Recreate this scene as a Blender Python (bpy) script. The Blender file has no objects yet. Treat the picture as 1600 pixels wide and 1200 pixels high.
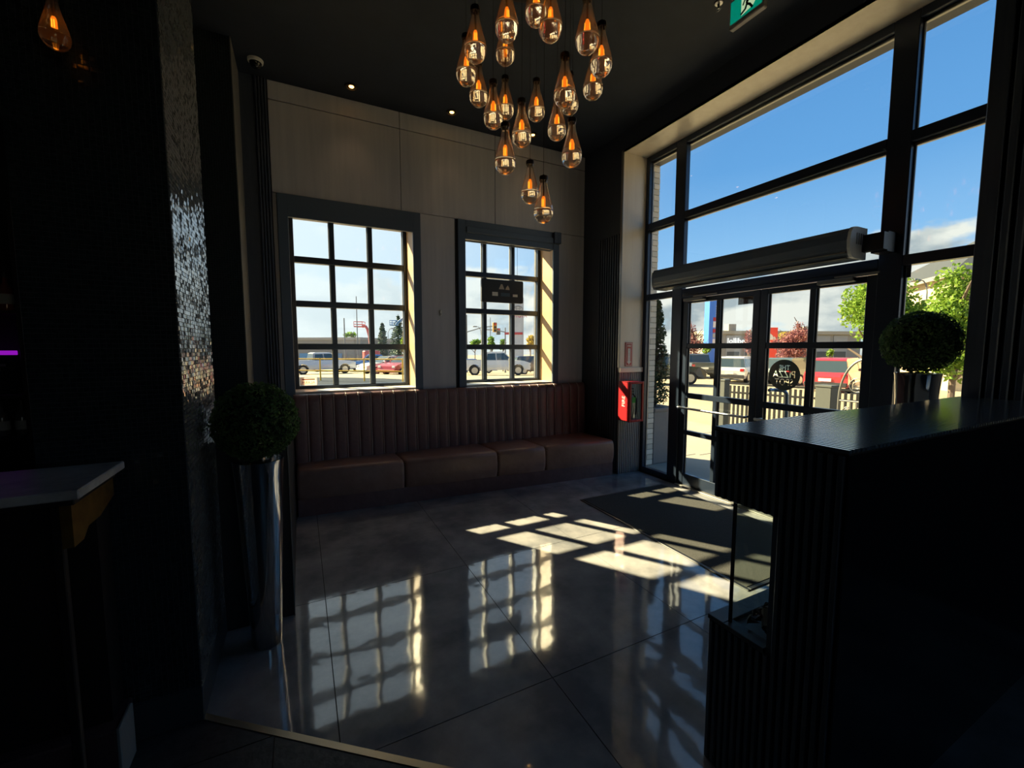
import bpy, math, random
from mathutils import Vector, Matrix

# ------------------------------------------------------------------ camera, sky, sun, exposure
scene = bpy.context.scene
COL = scene.collection
CAM_H, FPX = 1.6, 658.4
YAW, PITCH = math.radians(26.6347), math.radians(4.8227)
cam_data = bpy.data.cameras.new('camera')
cam_data.sensor_width = 36.0
cam_data.lens = FPX / 1600 * 36.0
cam_data.clip_start, cam_data.clip_end = 0.02, 600
cam = bpy.data.objects.new('camera', cam_data)
COL.objects.link(cam)
cam.location = (0, 0, CAM_H)
cam.rotation_euler = (math.pi / 2 - PITCH, 0, -YAW)
scene.camera = cam

SUN_DIR = Vector((0.835, -1.26, -1.0)).normalized()      # the way the light travels
sun_data = bpy.data.lights.new('sun', 'SUN')
sun_data.energy = 16.0
sun_data.angle = math.radians(0.55)
sun_data.color = (1.0, 0.815, 0.50)
sun = bpy.data.objects.new('sun', sun_data)
COL.objects.link(sun)
sun.location = (-8, 14, 12)
sun.rotation_euler = SUN_DIR.to_track_quat('-Z', 'Y').to_euler()

scene.view_settings.view_transform = 'Standard'
scene.view_settings.look = 'None'
scene.view_settings.exposure = 0.70
scene.view_settings.gamma = 1.0
scene.view_settings.use_curve_mapping = False
scene.cycles.use_denoising = True
scene.cycles.sample_clamp_indirect = 5.0
scene.cycles.max_bounces = 14
scene.cycles.diffuse_bounces = 6
scene.cycles.glossy_bounces = 5
scene.cycles.transmission_bounces = 12
scene.cycles.transparent_max_bounces = 16

def make_world():
    w = bpy.data.worlds.new('sky'); scene.world = w
    w.use_nodes = True
    nt = w.node_tree; N = nt.nodes; L = nt.links; N.clear()
    def nd(t, **k):
        n = N.new(t)
        for a, b in k.items(): setattr(n, a, b)
        return n
    def val(sock, v): sock.default_value = v
    out = nd('ShaderNodeOutputWorld'); bg = nd('ShaderNodeBackground')
    L.new(bg.outputs[0], out.inputs[0])
    tc = nd('ShaderNodeTexCoord')
    nrm = nd('ShaderNodeVectorMath', operation='NORMALIZE'); L.new(tc.outputs['Generated'], nrm.inputs[0])
    sep = nd('ShaderNodeSeparateXYZ'); L.new(nrm.outputs[0], sep.inputs[0])
    ramp = nd('ShaderNodeValToRGB'); L.new(sep.outputs['Z'], ramp.inputs[0])
    cr = ramp.color_ramp
    stops = [(0.0, (.62, .80, .90)), (0.06, (.52, .75, .92)), (0.16, (.29, .55, .88)), (0.34, (.135, .365, .74)),
             (0.60, (.085, .27, .62)), (1.0, (.05, .18, .50))]
    while len(cr.elements) < len(stops): cr.elements.new(0.5)
    for e, (p, c) in zip(cr.elements, stops):
        e.position = p; e.color = (*c, 1)
    # paler towards the sun
    dot = nd('ShaderNodeVectorMath', operation='DOT_PRODUCT'); L.new(nrm.outputs[0], dot.inputs[0])
    val(dot.inputs[1], tuple(-SUN_DIR))
    mr = nd('ShaderNodeMapRange', interpolation_type='SMOOTHSTEP'); L.new(dot.outputs['Value'], mr.inputs[0])
    val(mr.inputs[1], 0.25); val(mr.inputs[2], .85); val(mr.inputs[3], 0.0); val(mr.inputs[4], 0.88)
    glow = nd('ShaderNodeMixRGB', blend_type='MIX'); L.new(mr.outputs[0], glow.inputs[0])
    val(glow.inputs[2], (.86, .95, 1.0, 1))
    # heaped clouds that crowd together towards the horizon
    mp = nd('ShaderNodeMapping'); L.new(nrm.outputs[0], mp.inputs[0]); val(mp.inputs['Scale'], (1, 1, 2.1)); val(mp.inputs['Location'], (3.1, 1.7, .6))
    nz = nd('ShaderNodeTexNoise'); L.new(mp.outputs[0], nz.inputs['Vector']); val(nz.inputs['Scale'], 3.4); val(nz.inputs['Detail'], 7); val(nz.inputs['Roughness'], .58)
    th = nd('ShaderNodeMapRange'); L.new(sep.outputs['Z'], th.inputs[0])      # fewer clouds overhead
    val(th.inputs[1], 0.10); val(th.inputs[2], 0.32); val(th.inputs[3], 0.36); val(th.inputs[4], 0.68)
    sub = nd('ShaderNodeMath', operation='SUBTRACT'); L.new(nz.outputs['Fac'], sub.inputs[0]); L.new(th.outputs[0], sub.inputs[1])
    cm = nd('ShaderNodeMapRange', interpolation_type='SMOOTHSTEP'); L.new(sub.outputs[0], cm.inputs[0]); val(cm.inputs[1], 0.0); val(cm.inputs[2], .09)
    n2 = nd('ShaderNodeTexNoise'); L.new(mp.outputs[0], n2.inputs['Vector']); val(n2.inputs['Scale'], 7.0); val(n2.inputs['Detail'], 6)
    cc = nd('ShaderNodeValToRGB'); L.new(n2.outputs['Fac'], cc.inputs[0])
    cc.color_ramp.elements[0].position = .42; cc.color_ramp.elements[0].color = (.40, .46, .50, 1)
    cc.color_ramp.elements[1].position = .57; cc.color_ramp.elements[1].color = (.86, .85, .79, 1)
    mix = nd('ShaderNodeMixRGB'); L.new(cm.outputs[0], mix.inputs[0]); L.new(ramp.outputs[0], mix.inputs[1]); L.new(cc.outputs[0], mix.inputs[2])
    L.new(mix.outputs[0], glow.inputs[1]); L.new(glow.outputs[0], bg.inputs['Color'])
    val(bg.inputs['Strength'], 0.76)
make_world()

random.seed(7)
R = random.Random(11)

# ------------------------------------------------------------------ helpers
FWD = Vector((math.sin(YAW) * math.cos(PITCH), math.cos(YAW) * math.cos(PITCH), -math.sin(PITCH)))
RGT = Vector((math.cos(YAW), -math.sin(YAW), 0))
UPV = RGT.cross(FWD)
def sight(px, py, d):
    """The point of the place that lies d metres ahead, in the direction of a point of the 1600x1200 frame."""
    return Vector((0, 0, CAM_H)) + (FWD + RGT * ((px - 800) / FPX) - UPV * ((py - 600) / FPX)) * d

def lerp(a, b, t): return a + (b - a) * t

class MB:
    def __init__(s): s.v = []; s.f = []
    def add(s, vs, fs):
        o = len(s.v); s.v += [tuple(p) for p in vs]; s.f += [tuple(i + o for i in f) for f in fs]; return s
    def box(s, x0, x1, y0, y1, z0, z1, c=0.0):
        if x0 > x1: x0, x1 = x1, x0
        if y0 > y1: y0, y1 = y1, y0
        if z0 > z1: z0, z1 = z1, z0
        if c <= 0:
            return s.add([(x, y, z) for x in (x0, x1) for y in (y0, y1) for z in (z0, z1)],
                         [(0, 1, 3, 2), (4, 6, 7, 5), (0, 4, 5, 1), (2, 3, 7, 6), (0, 2, 6, 4), (1, 5, 7, 3)])
        c = min(c, (x1 - x0) * .45, (y1 - y0) * .45, (z1 - z0) * .45)
        idx = {}; vs = []
        B = ((x0, x1), (y0, y1), (z0, z1))
        for sx in (0, 1):
            for sy in (0, 1):
                for sz in (0, 1):
                    S = (sx, sy, sz)
                    for a in range(3):
                        p = [B[k][S[k]] + (0 if k == a else (c if S[k] == 0 else -c)) for k in range(3)]
                        idx[(S, a)] = len(vs); vs.append(p)
        fs = []
        for a in range(3):
            b, d = (a + 1) % 3, (a + 2) % 3
            for sa in (0, 1):
                q = []
                for sb, sd in ((0, 0), (1, 0), (1, 1), (0, 1)):
                    S = [0, 0, 0]; S[a] = sa; S[b] = sb; S[d] = sd
                    q.append(idx[(tuple(S), a)])
                fs.append(tuple(q if sa else q[::-1]))
        for a in range(3):           # edges along axis a
            b, d = (a + 1) % 3, (a + 2) % 3
            for sb in (0, 1):
                for sd in (0, 1):
                    S0 = [0, 0, 0]; S0[b] = sb; S0[d] = sd; S1 = list(S0); S1[a] = 1
                    q = [idx[(tuple(S0), b)], idx[(tuple(S1), b)], idx[(tuple(S1), d)], idx[(tuple(S0), d)]]
                    fs.append(tuple(q if (sb == sd) else q[::-1]))
        for S in [(i, j, k) for i in (0, 1) for j in (0, 1) for k in (0, 1)]:
            q = [idx[(S, 0)], idx[(S, 1)], idx[(S, 2)]]
            fs.append(tuple(q if sum(S) % 2 == 1 else q[::-1]))
        return s.add(vs, fs)
    def lathe(s, prof, n=24, c=(0, 0, 0), sx=1, sy=1, closed=False):
        vs = []; rows = []
        for r, z in prof:
            if r < 1e-6:
                rows.append([len(vs)]); vs.append((c[0], c[1], c[2] + z))
            else:
                rows.append(list(range(len(vs), len(vs) + n)))
                vs += [(c[0] + sx * r * math.cos(2 * math.pi * k / n), c[1] + sy * r * math.sin(2 * math.pi * k / n), c[2] + z) for k in range(n)]
        fs = []
        pr = list(zip(rows, rows[1:])) + ([(rows[-1], rows[0])] if closed else [])
        for a, b in pr:
            for k in range(n):
                k2 = (k + 1) % n
                if len(a) == 1 and len(b) == 1: continue
                if len(a) == 1: fs.append((a[0], b[k2], b[k]))
                elif len(b) == 1: fs.append((a[k], a[k2], b[0]))
                else: fs.append((a[k], a[k2], b[k2], b[k]))
        return s.add(vs, fs)
    def cyl(s, p0, p1, r0, r1=None, n=12, caps=True):
        r1 = r0 if r1 is None else r1
        p0, p1 = Vector(p0), Vector(p1)
        q = (p1 - p0).to_track_quat('Z', 'Y').to_matrix()
        vs = []
        for p, r in ((p0, r0), (p1, r1)):
            vs += [tuple(p + q @ Vector((r * math.cos(2 * math.pi * k / n), r * math.sin(2 * math.pi * k / n), 0))) for k in range(n)]
        fs = [(k, (k + 1) % n, n + (k + 1) % n, n + k) for k in range(n)]
        if caps: fs += [tuple(range(n))[::-1], tuple(range(n, 2 * n))]
        return s.add(vs, fs)
    def tube(s, pts, r, n=8):
        for a, b in zip(pts, pts[1:]): s.cyl(a, b, r, n=n)
        return s
    def prism(s, poly, axis, a0, a1):
        """poly in the two other axes (x,y / x,z / y,z), extruded along axis."""
        def P(u, v, w): return {'x': (w, u, v), 'y': (u, w, v), 'z': (u, v, w)}[axis]
        n = len(poly)
        area = sum(poly[i][0] * poly[(i + 1) % n][1] - poly[(i + 1) % n][0] * poly[i][1] for i in range(n))
        if (area < 0) != (axis == 'y'): poly = poly[::-1]
        vs = [P(u, v, a0) for u, v in poly] + [P(u, v, a1) for u, v in poly]
        fs = [tuple(range(n))[::-1], tuple(range(n, 2 * n))] + [(k, (k + 1) % n, n + (k + 1) % n, n + k) for k in range(n)]
        return s.add(vs, fs)
    def quad(s, c, u, v):
        c, u, v = Vector(c), Vector(u), Vector(v)
        return s.add([c - u - v, c + u - v, c + u + v, c - u + v], [(0, 1, 2, 3)])
    def xf(s, M):
        s.v = [tuple(M @ Vector(p)) for p in s.v]; return s

def mesh_of(name, mb, smooth=None):
    me = bpy.data.meshes.new(name)
    me.from_pydata(mb.v, [], mb.f)
    if smooth is not None:
        for p in me.polygons: p.use_smooth = True
        if smooth > 0: me.set_sharp_from_angle(angle=math.radians(smooth))
    me.update()
    return me

def tag(o, label=None, cat=None, group=None, kind=None):
    if label: o['label'] = label
    if cat: o['category'] = cat
    if group: o['group'] = group
    if kind: o['kind'] = kind
    return o

def obj(name, mb, m, parent=None, smooth=None, local=False):
    """One mesh object; vertices given in world coordinates unless local."""
    if parent is not None and not local:
        lo = parent.get('_o', (0, 0, 0))
        mb.v = [(p[0] - lo[0], p[1] - lo[1], p[2] - lo[2]) for p in mb.v]
    me = mesh_of(name, mb, smooth)
    me.materials.append(m)
    o = bpy.data.objects.new(name, me); COL.objects.link(o)
    if parent is not None:
        o.parent = parent
        o['_o'] = tuple(parent.get('_o', (0, 0, 0)))
    return o

def empty(name, loc=(0, 0, 0), rz=0.0):
    o = bpy.data.objects.new(name, None); COL.objects.link(o)
    o.empty_display_size = .05
    o.location = loc; o.rotation_euler = (0, 0, rz)
    o['_o'] = tuple(loc) if rz == 0 else (0, 0, 0)
    return o

def thing(name, label, cat, loc=(0, 0, 0), rz=0.0, group=None):
    return tag(empty(name, loc, rz), label, cat, group)

def struct(o): o['kind'] = 'structure'; return o

def share(src, loc, parent, name=None):
    """Another piece with the same mesh."""
    o = bpy.data.objects.new(name or src.name.split('.')[0], src.data); COL.objects.link(o)
    o.parent = parent; o.location = loc; return o

def copy_tree(o, parent=None):
    c = o.copy(); COL.objects.link(c); c.parent = parent
    for ch in o.children: copy_tree(ch, c)
    return c

def text(name, body, size, m, parent, org, xd, yd, extrude=.001, align='CENTER', squash=1.0):
    cu = bpy.data.curves.new(name, 'FONT'); cu.body = body; cu.size = 1; cu.extrude = 0.0
    cu.align_x = align; cu.align_y = 'CENTER'; cu.resolution_u = 3
    t = bpy.data.objects.new(name, cu); COL.objects.link(t)
    dg = bpy.context.evaluated_depsgraph_get()
    me0 = bpy.data.meshes.new_from_object(t.evaluated_get(dg))
    xd, yd = Vector(xd).normalized(), Vector(yd).normalized(); nd = xd.cross(yd)
    mb = MB()
    vs = [Vector(org) + xd * (v.co.x * size * squash) + yd * (v.co.y * size) + nd * extrude for v in me0.vertices]
    n = len(vs)
    mb.add(vs, [tuple(p.vertices) for p in me0.polygons])
    # rim, so that the letters have depth
    cnt = {}
    for p in me0.polygons:
        vv = list(p.vertices)
        for a, b in zip(vv, vv[1:] + vv[:1]): cnt[(a, b)] = 1
    mb.v += [tuple(p - nd * extrude * .9) for p in vs]
    for (a, b) in cnt:
        if (b, a) not in cnt: mb.f.append((b, a, a + n, b + n))
    bpy.data.objects.remove(t); bpy.data.curves.remove(cu); bpy.data.meshes.remove(me0)
    return obj(name, mb, m, parent)

# ------------------------------------------------------------------ materials
def mat(name, col, rough=.5, metal=0.0, spec=.5, noise=None, bump=None, coat=0.0, coat_rough=.05, emit=None, estr=0.0, stretch=None, alpha=None):
    m = bpy.data.materials.new(name); m.use_nodes = True
    nt = m.node_tree; N, L = nt.nodes, nt.links
    b = N['Principled BSDF']
    b.inputs['Base Color'].default_value = (*col, 1)
    b.inputs['Roughness'].default_value = rough
    b.inputs['Metallic'].default_value = metal
    b.inputs['Specular IOR Level'].default_value = spec
    b.inputs['Coat Weight'].default_value = coat
    b.inputs['Coat Roughness'].default_value = coat_rough
    if emit:
        b.inputs['Emission Color'].default_value = (*emit, 1); b.inputs['Emission Strength'].default_value = estr
    vec = None
    if noise or bump:
        tc = N.new('ShaderNodeTexCoord'); mp = N.new('ShaderNodeMapping')
        L.new(tc.outputs['Object'], mp.inputs[0])
        if stretch: mp.inputs['Scale'].default_value = stretch
        vec = mp.outputs[0]
    if noise:                       # (second colour, scale, detail[, low, high])
        c2, sc, det = noise[:3]; lo, hi = noise[3:5] if len(noise) > 3 else (.35, .65)
        n = N.new('ShaderNodeTexNoise'); n.inputs['Scale'].default_value = sc; n.inputs['Detail'].default_value = det
        n.inputs['Roughness'].default_value = .6
        L.new(vec, n.inputs['Vector'])
        r = N.new('ShaderNodeValToRGB'); L.new(n.outputs['Fac'], r.inputs[0])
        r.color_ramp.elements[0].position = lo; r.color_ramp.elements[0].color = (*col, 1)
        r.color_ramp.elements[1].position = hi; r.color_ramp.elements[1].color = (*c2, 1)
        L.new(r.outputs[0], b.inputs['Base Color'])
    if bump:                        # (scale, strength, distance)
        n = N.new('ShaderNodeTexNoise'); n.inputs['Scale'].default_value = bump[0]; n.inputs['Detail'].default_value = 3
        L.new(vec, n.inputs['Vector'])
        bp = N.new('ShaderNodeBump'); bp.inputs['Strength'].default_value = bump[1]; bp.inputs['Distance'].default_value = bump[2]
        L.new(n.outputs['Fac'], bp.inputs['Height']); L.new(bp.outputs[0], b.inputs['Normal'])
        if coat: L.new(bp.outputs[0], b.inputs['Coat Normal'])
    return m

def pane_mat(name, tint=(.93, .96, .95), refl=1.45):
    m = bpy.data.materials.new(name); m.use_nodes = True
    nt = m.node_tree; N, L = nt.nodes, nt.links; N.clear()
    out = N.new('ShaderNodeOutputMaterial'); mx = N.new('ShaderNodeMixShader')
    tr = N.new('ShaderNodeBsdfTransparent'); gl = N.new('ShaderNodeBsdfGlossy'); fr = N.new('ShaderNodeFresnel')
    tr.inputs[0].default_value = (*tint, 1); gl.inputs['Roughness'].default_value = .01; fr.inputs[0].default_value = refl
    geo = N.new('ShaderNodeNewGeometry'); mi = N.new('ShaderNodeMix')        # the same reflectance on either face of the sheet
    mi.inputs[2].default_value = refl; mi.inputs[3].default_value = 1 / refl
    L.new(geo.outputs['Backfacing'], mi.inputs[0]); L.new(mi.outputs[0], fr.inputs[0])
    L.new(fr.outputs[0], mx.inputs[0]); L.new(tr.outputs[0], mx.inputs[1]); L.new(gl.outputs[0], mx.inputs[2]); L.new(mx.outputs[0], out.inputs[0])
    return m

def drop_glass():
    m = bpy.data.materials.new('blown_glass'); m.use_nodes = True
    nt = m.node_tree; N, L = nt.nodes, nt.links; N.clear()
    out = N.new('ShaderNodeOutputMaterial'); g = N.new('ShaderNodeBsdfGlass')
    g.inputs['Color'].default_value = (1, .97, .93, 1); g.inputs['Roughness'].default_value = 0.0; g.inputs['IOR'].default_value = 1.46
    d = N.new('ShaderNodeBsdfTranslucent'); d.inputs[0].default_value = (1, .86, .72, 1)      # faint film on the glass
    mx = N.new('ShaderNodeMixShader'); mx.inputs[0].default_value = .09
    L.new(g.outputs[0], mx.inputs[1]); L.new(d.outputs[0], mx.inputs[2]); L.new(mx.outputs[0], out.inputs[0]); return m

def glow(name, col, s):
    m = bpy.data.materials.new(name); m.use_nodes = True
    nt = m.node_tree; N, L = nt.nodes, nt.links; N.clear()
    out = N.new('ShaderNodeOutputMaterial'); e = N.new('ShaderNodeEmission')
    e.inputs[0].default_value = (*col, 1); e.inputs[1].default_value = s
    L.new(e.outputs[0], out.inputs[0]); return m

def leaf_mat(name, c1, c2, rough=.5, trans=.35):
    m = bpy.data.materials.new(name); m.use_nodes = True
    nt = m.node_tree; N, L = nt.nodes, nt.links; N.clear()
    out = N.new('ShaderNodeOutputMaterial')
    tc = N.new('ShaderNodeTexCoord'); n = N.new('ShaderNodeTexNoise'); n.inputs['Scale'].default_value = 9; n.inputs['Detail'].default_value = 4
    L.new(tc.outputs['Object'], n.inputs['Vector'])
    r = N.new('ShaderNodeValToRGB'); L.new(n.outputs['Fac'], r.inputs[0])
    r.color_ramp.elements[0].position = .38; r.color_ramp.elements[0].color = (*c1, 1)
    r.color_ramp.elements[1].position = .62; r.color_ramp.elements[1].color = (*c2, 1)
    p = N.new('ShaderNodeBsdfPrincipled'); p.inputs['Roughness'].default_value = rough; p.inputs['Specular IOR Level'].default_value = .4
    t = N.new('ShaderNodeBsdfTranslucent'); mx = N.new('ShaderNodeMixShader'); mx.inputs[0].default_value = trans
    L.new(r.outputs[0], p.inputs['Base Color']); L.new(r.outputs[0], t.inputs[0])
    L.new(p.outputs[0], mx.inputs[1]); L.new(t.outputs[0], mx.inputs[2]); L.new(mx.outputs[0], out.inputs[0])
    return m

M = {}
M['tile'] = mat('polished_porcelain', (.185, .19, .205), .08, spec=.6, noise=((.45, .43, .425), 2.3, 10, .36, .68), bump=(2.6, .05, .05), coat=.6, coat_rough=.025)
M['grout'] = mat('grout', (.03, .028, .026), .8)
M['slate'] = mat('slate_tile', (.042, .043, .045), .55, noise=((.08, .08, .082), 26, 8), bump=(30, .25, .01))
M['brass'] = mat('brass_strip', (.62, .50, .34), .35, .8)
M['black'] = mat('black_paint', (.018, .019, .022), .45)
M['blackwall'] = mat('matt_black_wall', (.034, .046, .072), .55)
M['ceil'] = mat('dark_ceiling', (.022, .033, .056), .7, noise=((.017, .026, .045), 4, 3))
M['panel'] = mat('wood_grain_panel', (.50, .505, .59), .40, noise=((.62, .615, .68), 2.2, 6, .3, .7), stretch=(6, 6, .35))
M['casing'] = mat('dark_casing', (.095, .135, .205), .38)
M['flute'] = mat('fluted_panel', (.042, .056, .090), .40, noise=((.058, .074, .112), 5, 4), stretch=(8, 8, .6))
M['flute_grey'] = mat('fluted_grey_panel', (.36, .35, .34), .5)
M['reveal'] = mat('reveal_panel', (.80, .71, .59), .30, noise=((.86, .78, .66), 3, 4), stretch=(5, 5, .4))
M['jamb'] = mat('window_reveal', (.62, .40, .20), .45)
M['sillm'] = mat('white_sill', (.62, .62, .60), .35)
M['frame'] = mat('bronze_aluminium', (.028, .042, .072), .30, .3)
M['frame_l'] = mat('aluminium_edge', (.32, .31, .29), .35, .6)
M['pane'] = pane_mat('window_pane')
M['dpane'] = pane_mat('door_pane')
M['leather'] = mat('burgundy_leather', (.17, .092, .096), .33, spec=.5, noise=((.21, .12, .122), 9, 5), bump=(14, .22, .02))
M['seatl'] = mat('brown_leather', (.25, .15, .13), .34, spec=.5, noise=((.31, .195, .17), 7, 5), bump=(10, .25, .02))
M['mosaic'] = mat('lit_mosaic', (.16, .175, .185), .12, .55, noise=((.34, .37, .39), 60, 2))  # same mosaic, coloured lighter for the face that mirrors the windows
M['mosaic_shade'] = mat('shaded_mosaic', (.014, .022, .028), .10, .3, noise=((.05, .07, .08), 55, 2))  # same mosaic, coloured darker for the faces that mirror the dark room
M['chrome'] = mat('polished_steel', (.52, .51, .50), .10, 1.0, bump=(3, .06, .03))
M['steel'] = mat('brushed_steel', (.55, .55, .54), .28, 1.0)
M['rib'] = mat('ribbed_black_top', (.09, .14, .20), .20, spec=1.0, coat=1.0, coat_rough=.15)
M['ribside'] = mat('ribbed_black_side', (.12, .145, .18), .34)
M['gloss_black'] = mat('gloss_black', (.012, .014, .018), .14, spec=.5, bump=(7, .04, .02))
M['soil'] = mat('dark_stones', (.03, .022, .018), .6)
M['marble'] = mat('white_marble', (.62, .62, .63), .25, noise=((.22, .23, .26), 3.2, 9, .47, .72))
M['gold'] = mat('antique_gold', (.40, .24, .07), .35, .7, noise=((.22, .12, .04), 12, 6))
M['darkwood'] = mat('dark_wood', (.016, .013, .014), .45)
M['plinth'] = mat('reddish_plinth', (.10, .055, .055), .5)
M['red'] = mat('red_plastic', (.42, .016, .022), .35)
M['white'] = mat('white_plastic', (.78, .78, .76), .4)
M['grey'] = mat('grey_metal', (.22, .225, .23), .45, .4)
M['cord'] = mat('black_cord', (.012, .012, .012), .6)
M['bronze'] = mat('dark_bronze', (.035, .028, .026), .4, .6)
M['dropglass'] = drop_glass()
M['bulb'] = glow('amber_bulb', (1.0, .20, .008), .75)
M['filament'] = glow('filament', (1.0, .30, .018), 1.9)
M['warm'] = glow('downlight_lamp', (1.0, .50, .12), 5)
M['mat'] = mat('entrance_matting', (.055, .056, .055), .95, spec=.2, noise=((.08, .078, .072), 130, 3), bump=(160, .5, .01))
M['exit_g'] = mat('exit_green', (.0, .20, .13), .4, emit=(.0, .34, .22), estr=.35)
M['exit_w'] = mat('exit_white', (.6, .75, .5), .4, emit=(.55, .75, .45), estr=.45)
M['leaf'] = leaf_mat('boxwood_leaf', (.045, .105, .035), (.12, .22, .065))
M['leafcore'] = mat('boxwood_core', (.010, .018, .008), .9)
# ------------------------------------------------------------------ floor
def clip(poly, n, c):
    out = []
    for i in range(len(poly)):
        a, b = poly[i], poly[(i + 1) % len(poly)]
        da, db = n[0] * a[0] + n[1] * a[1] - c, n[0] * b[0] + n[1] * b[1] - c
        if da >= 0: out.append(a)
        if (da >= 0) != (db >= 0):
            t = da / (da - db); out.append((lerp(a[0], b[0], t), lerp(a[1], b[1], t)))
    return out
CEIL = 4.18
S0, S1 = Vector((-.418, 2.117)), Vector((.402, 1.458))
SD = (S1 - S0).normalized(); SN = Vector((-SD.y, SD.x))
if SN.y < 0: SN = -SN
SC = SN.dot(S0)

floor = struct(empty('floor'))
b = MB(); b.box(-4.2, 4.05, -4.2, 5.2, -.12, -.004); obj('floor_bed', b, M['grout'], floor)
J = .0022
def paver(x0, x1, y0, y1, side, m):
    p = [(x0 + J, y0 + J), (x1 - J, y0 + J), (x1 - J, y1 - J), (x0 + J, y1 - J)]
    w = .016
    p = clip(p, SN, SC + w) if side > 0 else clip(p, -SN, -(SC - w))
    if len(p) < 3: return
    mb = MB(); mb.prism(p, 'z', -.003, 0.0)
    obj('floor_tile', mb, m, floor)
for i in range(-2, 4):
    for k in range(-2, 3):
        x0, y0 = .086 + .955 * i, 1.635 + 1.2 * k
        paver(max(x0, -1.3), min(x0 + .955, 3.945), y0, min(y0 + 1.2, 4.9), 1, M['tile'])
for i in range(-3, 5):
    for k in range(-5, 3):
        x0, y0 = -.155 + .61 * i, 1.89 + .61 * k
        paver(x0, x0 + .61, y0, y0 + .61, -1, M['slate'])
strip = MB()
a0, a1 = S0 - SD * .05, S0 + SD * 3.2
strip.prism([tuple(a0 - SN * .014), tuple(a1 - SN * .014), tuple(a1 + SN * .014), tuple(a0 + SN * .014)], 'z', -.004, .003)
struct(obj('trim_1', strip, M['brass']))

# ------------------------------------------------------------------ ceiling and the shell behind the camera
ceiling = struct(empty('ceiling'))
b = MB(); b.box(-4.2, 4.3, -4.2, 5.4, CEIL, CEIL + .25); obj('ceiling_board', b, M['ceil'], ceiling)
b = MB(); b.box(-4.3, -4.1, -4.3, 5.4, -.1, CEIL); struct(obj('wall_left', b, M['blackwall']))
wf = struct(empty('wall_front'))
b = MB(); b.box(-4.3, .9, -4.4, -4.2, -.1, CEIL + .5); b.box(3.05, 4.3, -4.4, -4.2, -.1, CEIL + .5); b.box(.9, 3.05, -4.4, -4.2, -.1, .9); b.box(.9, 3.05, -4.4, -4.2, 3.1, CEIL + .5); obj('masonry', b, M['blackwall'], wf)
fill_win = struct(empty('fill_window', (1.97, -4.3, .9)))      # unseen window behind the camera, hinted at by reflections, added for daylight fill
for x in (.9, 1.60, 2.29, 2.99):
    b = MB(); b.box(x, x + .06, -4.34, -4.26, .9, 3.1, .004); obj('mullion', b, M['frame'], fill_win)
for z in (.9, 2.2, 3.04):
    b = MB(); b.box(.9, 3.05, -4.335, -4.265, z, z + .06, .004); obj('transom', b, M['frame'], fill_win)
for x in (.96, 1.66, 2.35):
    for z0, z1 in ((.96, 2.2), (2.26, 3.04)):
        b = MB(); b.box(x, x + .64, -4.303, -4.297, z0, z1); obj('pane', b, M['pane'], fill_win)

# ------------------------------------------------------------------ back wall with two windows
YW, YG = 4.88, 5.25
W1 = (-.06, 1.19); W2 = (1.81, 3.055); WZ0, WZ1 = 1.15, 3.05
wall_back = struct(empty('wall_back'))
core = MB()
core.box(-4.2, 4.3, 4.90, 5.40, -.1, WZ0 - .03)
core.box(-4.2, 4.3, 4.90, 5.40, WZ1 + .01, CEIL + .5)
for x0, x1 in ((-4.2, W1[0] - .012), (W1[1] + .012, W2[0] - .012), (W2[1] + .012, 4.3)):
    core.box(x0, x1, 4.90, 5.40, WZ0 - .03, WZ1 + .01)
obj('masonry', core, M['blackwall'], wall_back)
def panel(rects):
    mb = MB()
    for x0, x1, z0, z1 in rects: mb.box(x0 + .003, x1 - .003, YW, 4.90, z0 + .003, z1 - .003, .0015)
    obj('wall_panel', mb, M['panel'], wall_back)
PX = [-.19, 1.067, 2.215, 3.56]
for x0, x1 in zip(PX, PX[1:]): panel([(x0, x1, 4.003, CEIL)])
panel([(-.19, 1.067, 3.13, 4.0), (-.19, -.15, 0, 3.13)])
panel([(1.067, 2.215, 3.13, 4.0), (1.275, 1.69, 0, 3.13)])
panel([(2.215, 3.56, 3.13, 4.0), (3.15, 3.56, 0, 3.13)])
sl = None
for k in range(4):                                   # fluted strip in the corner
    if sl is None:
        mb = MB(); mb.box(-.009, .009, YW - .022, 4.90, .0, CEIL, .006); sl = obj('slat', mb, M['flute'], wall_back); sl.location = (-.285, 0, 0)
    else: share(sl, (-.285 + .026 * k, 0, 0), wall_back, 'slat')

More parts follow.
